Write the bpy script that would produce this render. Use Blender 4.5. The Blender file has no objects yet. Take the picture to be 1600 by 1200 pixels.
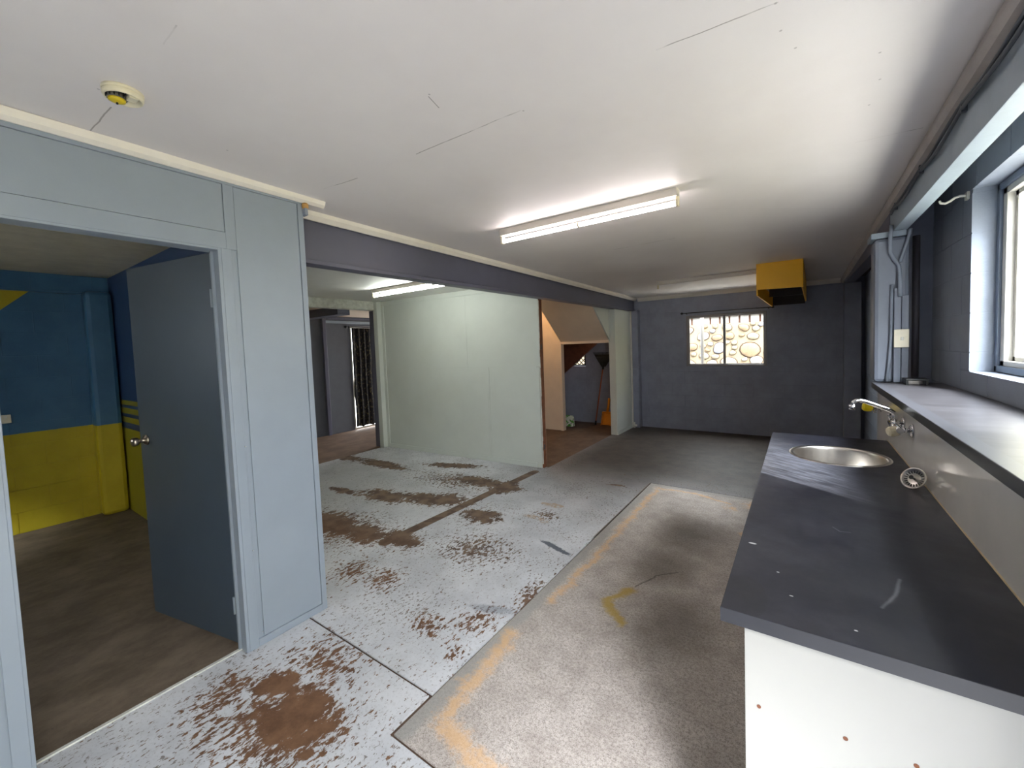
import bpy, bmesh, math, random
from mathutils import Vector, Matrix
random.seed(7)
PI = math.pi
SC = bpy.context.scene
COL = SC.collection

# ------------------------------------------------------------------ camera
CAM_H = 1.5
YAW, PITCH, ROLL, FPX = -0.6127, -0.0516, -0.0377, 644.876
fw = Vector((math.sin(YAW) * math.cos(PITCH), math.cos(YAW) * math.cos(PITCH), math.sin(PITCH)))
rt = Vector((math.cos(YAW), -math.sin(YAW), 0))
up = rt.cross(fw)
r2 = rt * math.cos(ROLL) + up * math.sin(ROLL)
u2 = up * math.cos(ROLL) - rt * math.sin(ROLL)
cd = bpy.data.cameras.new('camera')
cam = bpy.data.objects.new('camera', cd)
COL.objects.link(cam)
M = Matrix((r2, u2, -fw)).transposed().to_4x4()
M.translation = (0, 0, CAM_H)
cam.matrix_world = M
cd.sensor_fit = 'HORIZONTAL'
cd.sensor_width = 36.0
cd.lens = 36.0 * FPX / 1600
cd.shift_y = -24.11 / 1600
cd.clip_start = 0.05
SC.camera = cam

# ------------------------------------------------------------------ world, sun, exposure
W = bpy.data.worlds.new('sky')
SC.world = W
W.use_nodes = True
wn, wl = W.node_tree.nodes, W.node_tree.links
wn.clear()
wo = wn.new('ShaderNodeOutputWorld')
wb = wn.new('ShaderNodeBackground')
wtc = wn.new('ShaderNodeTexCoord')
wsep = wn.new('ShaderNodeSeparateXYZ')
wr = wn.new('ShaderNodeValToRGB')
wl.new(wtc.outputs['Generated'], wsep.inputs[0])
wl.new(wsep.outputs['Z'], wr.inputs[0])
# bright hazy overcast: three times brighter overhead than at the horizon
wr.color_ramp.elements[0].position = 0.0
wr.color_ramp.elements[0].color = (0.44, 0.45, 0.46, 1)
wr.color_ramp.elements[1].position = 1.0
wr.color_ramp.elements[1].color = (0.93, 0.965, 1.0, 1)
wl.new(wr.outputs[0], wb.inputs[0])
wb.inputs[1].default_value = 14.0
wl.new(wb.outputs[0], wo.inputs[0])

sd = bpy.data.lights.new('sun', 'SUN')
# sun behind thin cloud, high over the gap beside the house: broad and soft
sd.energy = 13.5
sd.angle = math.radians(26.0)
sd.color = (0.93, 0.965, 1.0)
so = bpy.data.objects.new('sun', sd)
COL.objects.link(so)
so.location = (8, -5, 14)
so.rotation_euler = Vector((-0.58, 0.72, -0.85)).to_track_quat('-Z', 'Y').to_euler()

SC.view_settings.view_transform = 'Standard'
SC.view_settings.look = 'None'
SC.view_settings.exposure = 0.71
SC.view_settings.gamma = 1.0
SC.view_settings.use_curve_mapping = False
SC.cycles.use_denoising = True
SC.cycles.max_bounces = 14
SC.cycles.diffuse_bounces = 8
SC.cycles.sample_clamp_indirect = 8.0


def ceil_z(y):
    return 2.409 - 0.0184 * y


# ------------------------------------------------------------------ material helpers
def lin(c):
    return tuple(((v / 255) / 12.92 if v / 255 <= 0.04045 else ((v / 255 + 0.055) / 1.055) ** 2.4) for v in c) + (1.0,)


class NT:
    """small helper round one material's node tree"""
    def __init__(s, name):
        s.m = bpy.data.materials.new(name)
        s.m.use_nodes = True
        s.t = s.m.node_tree
        s.b = s.t.nodes['Principled BSDF']
        g = s.t.nodes.new('ShaderNodeNewGeometry')
        s.P = g.outputs['Position']

    def n(s, kind):
        return s.t.nodes.new('ShaderNode' + kind)

    def lk(s, a, b):
        if isinstance(a, (int, float)):
            b.default_value = a
        elif isinstance(a, tuple):
            b.default_value = a
        else:
            s.t.links.new(a, b)

    def math(s, op, a, b=0.0, c=None, clamp=False):
        n = s.n('Math'); n.operation = op; n.use_clamp = clamp
        s.lk(a, n.inputs[0]); s.lk(b, n.inputs[1])
        if c is not None:
            s.lk(c, n.inputs[2])
        return n.outputs[0]

    def vmath(s, op, a, b=(0, 0, 0)):
        n = s.n('VectorMath'); n.operation = op
        s.lk(a, n.inputs[0]); s.lk(b, n.inputs[1])
        return n.outputs['Value'] if op in ('LENGTH', 'DOT_PRODUCT') else n.outputs[0]

    def noise(s, scale, detail=4, rough=0.6, vec=None, stretch=None, dist=0.0):
        n = s.n('TexNoise')
        n.inputs['Scale'].default_value = scale
        n.inputs['Detail'].default_value = detail
        n.inputs['Roughness'].default_value = rough
        n.inputs['Distortion'].default_value = dist
        v = vec if vec is not None else s.P
        if stretch:
            v = s.vmath('MULTIPLY', v, stretch)
        s.lk(v, n.inputs['Vector'])
        return n.outputs['Fac']

    def ramp(s, f, lo, hi, a=0.0, b=1.0):
        n = s.n('MapRange'); n.interpolation_type = 'SMOOTHSTEP'
        s.lk(f, n.inputs[0])
        n.inputs[1].default_value = lo; n.inputs[2].default_value = hi
        n.inputs[3].default_value = a; n.inputs[4].default_value = b
        return n.outputs[0]

    def mix(s, f, a, b):
        n = s.n('Mix'); n.data_type = 'RGBA'
        s.lk(f, n.inputs[0]); s.lk(a, n.inputs[6]); s.lk(b, n.inputs[7])
        return n.outputs[2]

    def axis(s, i, vec=None):
        n = s.n('SeparateXYZ')
        s.lk(vec if vec is not None else s.P, n.inputs[0])
        return n.outputs[i]

    def warp(s, scale, amt, detail=3):
        n = s.n('TexNoise'); n.inputs['Scale'].default_value = scale; n.inputs['Detail'].default_value = detail
        s.lk(s.P, n.inputs['Vector'])
        d = s.vmath('SUBTRACT', n.outputs['Color'], (0.5, 0.5, 0.5))
        d = s.vmath('MULTIPLY', d, (amt, amt, amt))
        return s.vmath('ADD', s.P, d)

    def blob(s, P, cx, cy, rx, ry, ang=0.0):
        d = s.vmath('SUBTRACT', P, (cx, cy, 0.0))
        d = s.vmath('MULTIPLY', d, (1, 1, 0.0))
        if ang:
            r = s.n('VectorRotate'); r.rotation_type = 'Z_AXIS'
            s.lk(d, r.inputs['Vector']); r.inputs['Angle'].default_value = -ang
            d = r.outputs[0]
        d = s.vmath('MULTIPLY', d, (1 / rx, 1 / ry, 0.0))
        return s.math('SUBTRACT', 1.0, s.vmath('LENGTH', d))

    def blobs(s, P, lst):
        o = None
        for b in lst:
            v = s.blob(P, *b)
            o = v if o is None else s.math('MAXIMUM', o, v)
        return o

    def seg(s, P, a, b, w):
        ax, ay = a; bx, by = b
        L2 = (bx - ax) ** 2 + (by - ay) ** 2
        p = s.vmath('MULTIPLY', s.vmath('SUBTRACT', P, (ax, ay, 0.0)), (1, 1, 0.0))
        t = s.math('MULTIPLY', s.vmath('DOT_PRODUCT', p, (bx - ax, by - ay, 0.0)), 1 / L2, clamp=True)
        n = s.n('VectorMath'); n.operation = 'SCALE'
        n.inputs[0].default_value = (bx - ax, by - ay, 0.0); s.lk(t, n.inputs['Scale'])
        d = s.vmath('LENGTH', s.vmath('SUBTRACT', p, n.outputs[0]))
        return s.math('SUBTRACT', 1.0, s.math('DIVIDE', d, w))

    def segs(s, P, pts, w):
        o = None
        for a, b in zip(pts[:-1], pts[1:]):
            v = s.seg(P, a, b, w)
            o = v if o is None else s.math('MAXIMUM', o, v)
        return o

    def bump(s, f, strength=0.2, dist=0.005):
        n = s.n('Bump'); n.inputs['Strength'].default_value = strength; n.inputs['Distance'].default_value = dist
        s.lk(f, n.inputs['Height']); s.lk(n.outputs[0], s.b.inputs['Normal'])

    def set(s, color=None, rough=None, metal=None, spec=None):
        if color is not None:
            s.lk(color, s.b.inputs['Base Color'])
        if rough is not None:
            s.lk(rough, s.b.inputs['Roughness'])
        if metal is not None:
            s.b.inputs['Metallic'].default_value = metal
        if spec is not None:
            s.b.inputs['Specular IOR Level'].default_value = spec
        return s.m


def plain(name, rgb, rough=0.5, metal=0.0, vary=0.08, scale=6.0, bump=0.0, bscale=60, spec=None):
    t = NT(name)
    c = lin(rgb)
    dk = tuple(v * (1 - vary) for v in c[:3]) + (1,)
    lt = tuple(min(1, v * (1 + vary)) for v in c[:3]) + (1,)
    f = t.noise(scale, 5, 0.65)
    t.set(t.mix(t.ramp(f, 0.3, 0.7), dk, lt), rough, metal, spec)
    if bump:
        t.bump(t.noise(bscale, 3), bump, 0.003)
    return t.m


def emit(name, rgb, strength):
    t = NT(name)
    t.set(lin(rgb), 0.4)
    t.b.inputs['Emission Color'].default_value = lin(rgb)
    t.b.inputs['Emission Strength'].default_value = strength
    return t.m


def glass_mat():
    """thin pane: clear, with Schlick reflection that is the same from either side"""
    t = NT('window_glass')
    lw = t.n('LayerWeight'); lw.inputs['Blend'].default_value = 0.5
    f = t.math('MULTIPLY_ADD', t.math('POWER', lw.outputs['Facing'], 5.0), 0.5, 0.025)
    mx = t.n('MixShader'); tr = t.n('BsdfTransparent'); gl = t.n('BsdfGlossy')
    tr.inputs[0].default_value = (0.97, 0.985, 0.98, 1); gl.inputs['Roughness'].default_value = 0.02
    t.lk(f, mx.inputs[0]); t.lk(tr.outputs[0], mx.inputs[1]); t.lk(gl.outputs[0], mx.inputs[2])
    t.t.nodes.remove(t.b)
    t.lk(mx.outputs[0], t.t.nodes['Material Output'].inputs[0])
    return t.m


# ---- painted walls, timber, metals
M_part = plain('painted_sheet_pale_blue', (140, 150, 162), 0.42, vary=0.03, scale=3, bump=0.05, bscale=90)
M_door = plain('painted_door_blue_grey', (62, 74, 87), 0.4, vary=0.04, scale=4, bump=0.05)
M_block = plain('painted_block_slate_blue', (142, 146, 162), 0.5, vary=0.10, scale=5, bump=0.35, bscale=130)
M_blockR = plain('painted_block_steel_blue', (132, 140, 154), 0.5, vary=0.07, scale=5, bump=0.35, bscale=140)
M_colm = plain('painted_post_grey_blue', (114, 120, 134), 0.5, vary=0.05, scale=5, bump=0.2, bscale=60)
M_beam = plain('painted_steel_grey', (90, 91, 108), 0.42, vary=0.05, scale=3, bump=0.1, bscale=40)
M_beamR = plain('painted_steel_blue', (140, 152, 164), 0.45, vary=0.05, scale=6, bump=0.12, bscale=40)
M_green = plain('painted_sheet_pale_green', (198, 203, 197), 0.45, vary=0.03, scale=2, bump=0.04, bscale=60)
M_white = plain('white_gloss_trim', (226, 224, 214), 0.45, vary=0.03)
M_whitedirty = plain('scuffed_white_timber', (200, 202, 196), 0.6, vary=0.16, scale=14)
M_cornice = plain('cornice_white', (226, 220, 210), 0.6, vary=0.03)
M_corniceR = plain('cornice_beige_grey', (160, 152, 148), 0.6, vary=0.10, scale=5)  # beige-grey, darker than the other cornices
M_cream = plain('painted_sheet_cream', (222, 204, 184), 0.5, vary=0.03)
M_brownwood = plain('rough_brown_timber', (112, 66, 40), 0.7, vary=0.3, scale=18)
M_stringer = plain('dark_brown_timber', (92, 52, 34), 0.6, vary=0.25, scale=12)
M_stringer2 = plain('dark_painted_pipe', (70, 66, 72), 0.5)
M_pipe2 = plain('worn_edge_strip', (128, 116, 106), 0.6, vary=0.2, scale=20)
M_housing = plain('aged_white_enamel', (206, 198, 188), 0.5, vary=0.03)
M_backroom = plain('back_room_slate', (88, 92, 100), 0.55, vary=0.06)
M_alu = plain('brushed_aluminium', (176, 178, 180), 0.35, 0.8, vary=0.04)
M_winframe = plain('dull_aluminium', (138, 134, 134), 0.45, 0.2, vary=0.04)
M_alucream = plain('cream_aluminium', (214, 210, 202), 0.4, 0.1, vary=0.03)
M_subframe = plain('blue_grey_subframe', (112, 124, 142), 0.45, vary=0.05)
M_chrome = plain('polished_chrome', (205, 205, 208), 0.12, 1.0, vary=0.02)
M_steel = plain('brushed_steel', (196, 190, 184), 0.28, 1.0, vary=0.06, scale=20)
M_nickel = plain('satin_nickel', (186, 176, 162), 0.3, 1.0, vary=0.04)
M_black = plain('black_plastic', (22, 23, 26), 0.4)
M_blackiron = plain('black_iron', (20, 20, 24), 0.5)
M_cable = plain('dark_grey_cable', (74, 78, 84), 0.6)
M_pipe = plain('grey_painted_conduit', (128, 136, 150), 0.5)
M_cream_plastic = plain('aged_cream_plastic', (222, 210, 180), 0.4)
M_switch = plain('switch_plate_cream', (226, 218, 196), 0.4)
M_yellow = plain('yellow_plastic', (240, 214, 20), 0.4)
M_box = plain('painted_yellow_sheet', (246, 184, 8), 0.45, vary=0.03, scale=3)
M_darkpanel = plain('dark_box_lining', (52, 46, 48), 0.6)
M_orange = plain('orange_plastic', (224, 140, 20), 0.45)
M_terra = plain('red_brown_handle', (170, 96, 72), 0.5)
M_detect = plain('aged_ivory_plastic', (220, 212, 186), 0.45)
M_detgrey = plain('detector_chamber_grey', (92, 88, 82), 0.5)
M_detyel = plain('detector_yellow', (206, 180, 30), 0.45)
M_brass = plain('tan_rubber', (176, 134, 72), 0.5)
M_conc_out = plain('outdoor_concrete', (222, 217, 208), 0.85, vary=0.10, scale=2)
M_outwall = plain('outdoor_cream_render', (206, 196, 150), 0.8, vary=0.02)
M_outline = plain('stone_gap_shadow', (60, 44, 32), 0.9, vary=0.12, scale=9)  # dark rim round each stone: gap shadow put into the colour
M_mortar = plain('outdoor_mortar_sand', (112, 98, 78), 0.9, vary=0.07, scale=9)
M_stones = [plain('stone_sand', (112, 103, 86), 0.85, vary=0.10, scale=12),
            plain('stone_tan', (106, 88, 66), 0.85, vary=0.16, scale=14),
            plain('stone_grey', (101, 101, 108), 0.85, vary=0.14, scale=20),
            plain('stone_white', (124, 119, 110), 0.85, vary=0.06, scale=12)]
M_picket = plain('weathered_pale_picket', (114, 112, 108), 0.8, vary=0.06)
M_rail = plain('red_brown_rail', (88, 54, 36), 0.8, vary=0.2, scale=12)
M_post = plain('galvanised_post', (116, 112, 107), 0.6, 0.2)
M_glass = glass_mat()
M_tube = emit('fluorescent_tube', (255, 246, 246), 17.0)
M_tube2 = emit('fluorescent_tube_cool', (250, 255, 246), 38.0)
M_roof = plain('dark_roof_lining', (120, 116, 110), 0.8)


def mat_ceiling():
    t = NT('ceiling_off_white')
    f = t.noise(1.2, 4)
    base = t.mix(t.ramp(f, 0.3, 0.7), lin((221, 214, 211)), lin((229, 223, 220)))
    wp = t.warp(9, 0.012)
    brk = t.ramp(t.noise(3.5, 3), 0.42, 0.5)
    lines = None
    for a, b, w in (((-1.42, 1.333), (-0.86, 1.344), 0.0035), ((-0.36, 1.337), (-0.05, 1.357), 0.003), ((-2.27, 0.431), (-2.0, 0.438), 0.0035),
                    ((-1.49, 0.452), (-1.38, 0.45), 0.003), ((-1.07, 1.075), (-1.088, 1.145), 0.003), ((0.2, 2.475), (0.42, 2.493), 0.004),
                    ((-2.1, 1.29), (-1.84, 1.322), 0.003), ((-1.38, 3.63), (-0.85, 3.6), 0.004), ((-2.2, 0.16), (-2.12, 0.15), 0.002)):
        v = t.ramp(t.seg(wp, a, b, w), 0.1, 0.6)
        lines = v if lines is None else t.math('MAXIMUM', lines, v)
    lines = t.math('MULTIPLY', lines, t.math('ADD', 0.12, t.math('MULTIPLY', brk, 0.55)))
    dots = t.blobs(t.P, [(x, y, 0.0055, 0.0055) for x, y in ((-2.028, 0.811), (-0.055, 1.357), (-0.048, 1.479), (0.212, 2.128), (0.222, 1.951),
                                                       (-0.014, 1.589), (0.202, 1.777), (-0.854, 1.352), (-1.376, 3.789), (-0.821, 3.775), (-1.06, 1.07), (-1.9, 0.39))])
    base = t.mix(lines, base, lin((120, 110, 102)))
    base = t.mix(t.math('MULTIPLY', t.ramp(dots, 0.1, 0.5), 0.45), base, lin((110, 102, 96)))
    t.set(base, 0.55)
    t.bump(t.noise(30, 3), 0.05, 0.003)
    return t.m


def mat_painted_floor():
    t = NT('worn_grey_painted_concrete')
    wp = t.warp(5.0, 0.20, 5)
    n1 = t.noise(15, 9, 0.72, stretch=(1.5, 0.75, 1))
    fine = t.noise(60, 6, 0.7)
    dens = t.noise(1.7, 3)
    paint = t.mix(t.ramp(t.noise(3, 5), 0.3, 0.7), lin((186, 188, 193)), lin((210, 211, 215)))
    paint = t.mix(t.ramp(fine, 0.50, 0.75, 0, 0.45), paint, lin((132, 130, 128)))
    speck = t.noise(46, 4, 0.65, stretch=(1.4, 0.8, 1))
    sdens = t.ramp(t.noise(2.2, 4), 0.3, 0.65)
    paint = t.mix(t.math('MULTIPLY', t.ramp(t.math('ADD', speck, t.math('MULTIPLY', sdens, 0.10)), 0.655, 0.70), 0.8), paint, lin((104, 92, 82)))
    scratch = t.noise(30, 4, 0.65, stretch=(3.0, 0.7, 1), vec=t.warp(2, 0.4))
    paint = t.mix(t.ramp(scratch, 0.64, 0.74, 0, 0.5), paint, lin((120, 112, 106)))
    y = t.axis(1)
    # darker and browner towards the back of the room
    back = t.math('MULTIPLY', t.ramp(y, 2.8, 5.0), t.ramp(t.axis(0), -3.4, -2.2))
    back_brown = t.mix(t.ramp(t.noise(5, 6, 0.7), 0.3, 0.7), lin((56, 48, 42)), lin((78, 69, 61)))
    paint = t.mix(t.math('MULTIPLY', back, 0.95), paint, back_brown)
    grimeL = t.blobs(wp, [(-4.6, 2.6, 2.0, 1.6)])
    paint = t.mix(t.ramp(grimeL, 0.0, 0.8, 0, 0.55), paint, lin((136, 136, 134)))
    bare = t.mix(t.ramp(t.noise(9, 6, 0.7), 0.3, 0.7), lin((96, 68, 50)), lin((126, 94, 70)))
    bare = t.mix(t.ramp(y, 1.5, 2.4), bare, t.mix(t.ramp(t.noise(8, 5), 0.35, 0.65), lin((88, 72, 62)), lin((122, 102, 86))))
    solid = t.blobs(wp, [(-1.72, 0.80, 0.24, 0.18, 0.5), (-1.98, 0.84, 0.10, 0.10), (-3.55, 2.68, 0.42, 0.17, 0.15), (-3.05, 2.86, 0.50, 0.20, 0.3), (-2.36, 2.78, 0.23, 0.17),
                         (-3.45, 1.98, 0.44, 0.26), (-2.98, 2.02, 0.30, 0.17), (-2.62, 2.12, 0.22, 0.13), (-5.6, 3.42, 0.75, 0.16), (-4.6, 3.45, 0.60, 0.14), (-3.7, 3.85, 0.5, 0.13, 0.3),
                         (-2.62, 3.50, 0.24, 0.20), (-3.0, 3.52, 0.4, 0.14), (-1.6, 4.13, 0.12, 0.035), (-6.5, 3.4, 0.7, 0.5), (-4.1, 2.55, 0.3, 0.07)])
    loose = t.blobs(wp, [(-1.75, 0.72, 0.50, 0.36, 0.4), (-1.55, 0.62, 0.35, 0.3), (-2.1, 0.70, 0.25, 0.3), (-2.26, 1.66, 0.22, 0.20), (-2.55, 1.62, 0.3, 0.25), (-1.68, 1.50, 0.25, 0.16), (-1.47, 1.66, 0.20, 0.22),
                         (-1.42, 1.42, 0.12, 0.12), (-2.62, 2.10, 0.45, 0.3), (-1.9, 1.05, 0.4, 0.25), (-1.35, 2.0, 0.12, 0.35), (-1.85, 3.1, 0.22, 0.2), (-3.2, 2.0, 0.7, 0.5), (-2.0, 2.3, 0.5, 0.4), (-3.3, 3.4, 0.9, 0.4)])
    m1 = t.ramp(t.math('ADD', solid, t.math('MULTIPLY', t.math('SUBTRACT', n1, 0.5), 2.9)), 0.14, 0.22)
    chips = t.noise(34, 7, 0.68, stretch=(1.5, 0.7, 1), vec=t.warp(4, 0.05))
    m2 = t.ramp(t.math('ADD', t.math('MULTIPLY', t.math('MAXIMUM', loose, 0.0), 0.20), chips), 0.625, 0.665)
    m3 = t.math('MULTIPLY', t.ramp(chips, 0.60, 0.645), t.ramp(dens, 0.36, 0.55))
    strip = t.math('MULTIPLY', t.ramp(t.seg(t.P, (-2.69, 2.0), (-2.62, 4.12), 0.055), 0.0, 0.12), 1.0)
    mm = t.math('MAXIMUM', t.math('MAXIMUM', m1, m2), t.math('MAXIMUM', m3, strip))
    c = t.mix(mm, paint, bare)
    tan = t.segs(wp, [(-2.04, 3.28), (-1.86, 3.32)], 0.035)
    tan2 = t.segs(wp, [(-1.98, 3.0), (-1.8, 2.95)], 0.05)
    c = t.mix(t.math('MULTIPLY', t.ramp(t.math('MAXIMUM', tan, tan2), 0.0, 0.5), t.ramp(n1, 0.4, 0.55, 0, 0.7)), c, lin((172, 142, 108)))
    blue = t.math('MULTIPLY', t.blob(t.warp(12, 0.05), -1.50, 2.61, 0.20, 0.034, -0.30), 1.2)
    c = t.mix(t.ramp(t.math('ADD', blue, t.math('SUBTRACT', fine, 0.5)), 0.1, 0.5, 0, 0.85), c, lin((52, 60, 78)))
    b2 = t.blob(t.warp(8, 0.08), -1.46, 1.78, 0.22, 0.06, 0.37)
    c = t.mix(t.ramp(t.math('ADD', b2, t.math('SUBTRACT', fine, 0.5)), 0.1, 0.7, 0, 0.5), c, lin((104, 110, 124)))
    t.set(c, t.mix(mm, (0.58, 0.58, 0.58, 1), (0.75, 0.75, 0.75, 1)), spec=0.25)
    t.bump(t.math('SUBTRACT', t.math('MULTIPLY', fine, 0.4), mm), 0.25, 0.003)
    return t.m


def mat_raw_floor():
    t = NT('raw_concrete_infill')
    wp = t.warp(6, 0.10, 4)
    fine = t.noise(75, 7, 0.8)
    mid = t.noise(7, 6, 0.7)
    fine = t.math('MULTIPLY', t.math('ADD', fine, t.noise(210, 4, 0.8)), 0.5)
    c = t.mix(t.ramp(mid, 0.3, 0.7), lin((172, 163, 157)), lin((200, 192, 186)))
    c = t.mix(t.ramp(fine, 0.44, 0.60, 0, 0.85), c, lin((116, 107, 100)))
    c = t.mix(t.ramp(t.noise(60, 4, 0.7), 0.66, 0.74, 0, 0.8), c, lin((188, 180, 172)))
    dark = t.blobs(wp, [(-0.72, 3.3, 0.34, 0.5), (-0.75, 2.75, 0.3, 0.4), (-0.55, 2.2, 0.3, 0.45)])
    c = t.mix(t.ramp(dark, 0.0, 0.9, 0, 0.6), c, lin((84, 75, 67)))
    edge = t.segs(wp, [(-1.29, 0.99), (-1.295, 4.34), (-0.3, 4.34)], 0.06)
    c = t.mix(t.ramp(edge, 0.0, 0.6, 0, 0.7), c, lin((146, 145, 142)))
    spray = t.math('MULTIPLY', t.math('SUBTRACT', t.noise(18, 8, 0.75), 0.52), 3.0)
    orange = t.segs(wp, [(-1.21, 4.18), (-1.20, 3.3), (-1.19, 2.6), (-1.21, 2.02)], 0.055)
    orange2 = t.segs(wp, [(-1.25, 1.66), (-1.23, 1.46), (-1.20, 1.12), (-1.02, 1.07), (-0.8, 1.03)], 0.085)
    otop = t.segs(wp, [(-1.2, 4.24), (-0.85, 4.26), (-0.55, 4.12)], 0.045)
    ocor = t.blobs(wp, [(-0.36, 4.18, 0.12, 0.16), (-0.52, 4.02, 0.10, 0.10), (-0.36, 3.52, 0.07, 0.09)])
    om = t.math('MAXIMUM', t.math('MAXIMUM', orange, orange2), t.math('MAXIMUM', otop, ocor))
    c = t.mix(t.ramp(t.math('ADD', om, spray), 0.15, 1.0, 0, 0.70), c, lin((206, 166, 120)))
    yel = t.segs(wp, [(-0.86, 2.38), (-0.93, 2.20), (-0.80, 2.05)], 0.055)
    c = t.mix(t.ramp(t.math('ADD', yel, t.math('MULTIPLY', spray, 0.5)), 0.1, 0.8, 0, 0.75), c, lin((176, 146, 46)))
    crack = t.segs(t.warp(20, 0.03), [(-0.84, 2.42), (-0.76, 2.62), (-0.66, 2.72)], 0.009)
    c = t.mix(t.ramp(t.math('ADD', crack, t.math('SUBTRACT', fine, 0.5)), 0.0, 0.9, 0, 0.6), c, lin((46, 40, 36)))
    t.set(c, 0.75, spec=0.3)
    t.bump(fine, 0.35, 0.004)
    return t.m


def mat_brown_floor(name, a, b):
    t = NT(name)
    f = t.noise(3.5, 7, 0.72, stretch=(1.4, 0.9, 1))
    c = t.mix(t.ramp(f, 0.3, 0.7), lin(a), lin(b))
    c = t.mix(t.ramp(t.noise(40, 5, 0.7), 0.58, 0.75, 0, 0.4), c, lin((60, 46, 36)))
    c = t.mix(t.ramp(t.noise(26, 5, 0.7, stretch=(1, 2.2, 1)), 0.70, 0.76, 0, 0.6), c, lin((176, 166, 150)))
    t.set(c, 0.65, spec=0.3)
    t.bump(t.noise(50, 4), 0.15, 0.003)
    return t.m


def mat_counter():
    t = NT('scuffed_charcoal_laminate')
    c = t.mix(t.ramp(t.noise(4, 5), 0.3, 0.7), lin((29, 30, 40)), lin((36, 37, 48)))
    # dust wiped across the sink end, with streaks running along the wipe
    rot = t.n('VectorRotate'); rot.rotation_type = 'Z_AXIS'; t.lk(t.P, rot.inputs['Vector']); rot.inputs['Angle'].default_value = 0.58
    st = t.noise(9, 6, 0.7, vec=rot.outputs[0], stretch=(0.9, 9.0, 1))
    zone = t.ramp(t.vmath('DOT_PRODUCT', t.vmath('SUBTRACT', t.P, (0.02, 1.995, 0)), (0.55, 0.835, 0)), 0.0, 0.012)
    zone2 = t.ramp(t.vmath('DOT_PRODUCT', t.vmath('SUBTRACT', t.P, (0.02, 2.0, 0)), (0.55, 0.835, 0)), 0.75, 0.25)
    left = t.ramp(t.axis(0), 0.26, 0.02)
    z = t.math('MULTIPLY', t.math('MULTIPLY', zone, zone2), left)
    c = t.mix(t.math('MULTIPLY', z, t.ramp(st, 0.36, 0.72, 0.08, 0.75)), c, lin((158, 160, 174)))
    haze = t.math('MULTIPLY', t.ramp(t.noise(3.2, 6, 0.7), 0.45, 0.75), 0.10)
    c = t.mix(haze, c, lin((132, 132, 144)))
    scr = t.math('MAXIMUM', t.segs(t.warp(14, 0.01), [(0.195, 1.33), (0.175, 1.24), (0.145, 1.17)], 0.006), t.segs(t.P, [(0.08, 1.60), (0.095, 1.575), (0.12, 1.58)], 0.004))
    c = t.mix(t.ramp(scr, 0.0, 1.0, 0, 0.3), c, lin((170, 170, 178)))
    sp = t.blobs(t.P, [(-0.118, 1.36, 0.012, 0.006), (-0.02, 1.12, 0.005, 0.003), (0.09, 1.05, 0.004, 0.003), (-0.05, 1.22, 0.004, 0.003)])
    c = t.mix(t.ramp(sp, 0.0, 0.4), c, lin((210, 210, 210)))
    ring = t.blob(t.P, -0.115, 1.06, 0.055, 0.11)
    c = t.mix(t.ramp(ring, 0.0, 0.15, 0, 0.45), c, lin((24, 25, 30)))
    t.set(c, t.ramp(t.noise(5, 5), 0.3, 0.7, 0.34, 0.48), spec=0.5)
    return t.m


def mat_two_tone():
    """blue block wall with a yellow dado, and a yellow sash painted across its corner"""
    t = NT('blue_and_yellow_painted_block')
    z = t.axis(2)
    edge = t.math('ADD', z, t.math('MULTIPLY', t.math('SUBTRACT', t.noise(20, 3), 0.5), 0.012))
    blue = t.mix(t.ramp(t.noise(4, 4), 0.3, 0.7), lin((56, 98, 134)), lin((64, 108, 144)))
    yel = t.mix(t.ramp(t.noise(4, 4), 0.3, 0.7), lin((176, 158, 26)), lin((188, 170, 36)))
    c = t.mix(t.ramp(edge, 0.893, 0.897), yel, blue)
    y = t.axis(1)
    # diagonal sash: between two parallel lines, below the picture-rail ledge
    d = t.math('SUBTRACT', z, t.math('MULTIPLY', t.math('SUBTRACT', y, 0.42), 1.02))
    s = t.math('MULTIPLY', t.ramp(d, 1.995, 1.999), t.ramp(d, 2.165, 2.161))
    s = t.math('MULTIPLY', s, t.ramp(z, 2.168, 2.164))
    c = t.mix(s, c, yel)
    t.set(c, 0.5)
    t.bump(t.noise(120, 3), 0.25, 0.003)
    return t.m


def mat_two_tone_side():
    t = NT('blue_wall_with_yellow_stripes')
    z = t.axis(2)
    blue = lin((38, 62, 100)); yel = lin((140, 134, 30))
    c = t.mix(t.ramp(z, 0.84, 0.844), yel, blue)
    for a, b in ((0.90, 0.955), (0.99, 1.045), (1.075, 1.12)):
        c = t.mix(t.math('MULTIPLY', t.ramp(z, a, a + 0.004), t.ramp(z, b + 0.004, b)), c, yel)
    t.set(c, 0.5)
    return t.m


def mat_gloss_panel():
    t = NT('glossy_white_splash_laminate')
    c = t.mix(t.ramp(t.noise(3, 4), 0.3, 0.7), lin((206, 203, 198)), lin((216, 213, 208)))
    t.set(c, 0.07, spec=0.6)
    return t.m


def mat_ledge():
    t = NT('dusty_charcoal_ledge_laminate')
    st = t.noise(5, 6, 0.7, stretch=(1.0, 3.0, 1))
    c = t.mix(t.ramp(st, 0.35, 0.75), lin((66, 64, 68)), lin((84, 82, 86)))
    c = t.mix(t.ramp(t.axis(0), 0.418, 0.414), c, lin((78, 78, 84)))
    c = t.mix(t.ramp(t.axis(2), 1.184, 1.183), c, lin((40, 42, 44)))
    t.set(c, 0.36, spec=0.4)
    return t.m


def mat_curtain():
    t = NT('dark_leaf_print_fabric')
    f = t.noise(26, 4, 0.6, stretch=(1, 1, 0.7))
    c = t.mix(t.ramp(f, 0.55, 0.62), lin((22, 22, 24)), lin((88, 82, 58)))
    t.set(c, 0.9)
    return t.m


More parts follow.
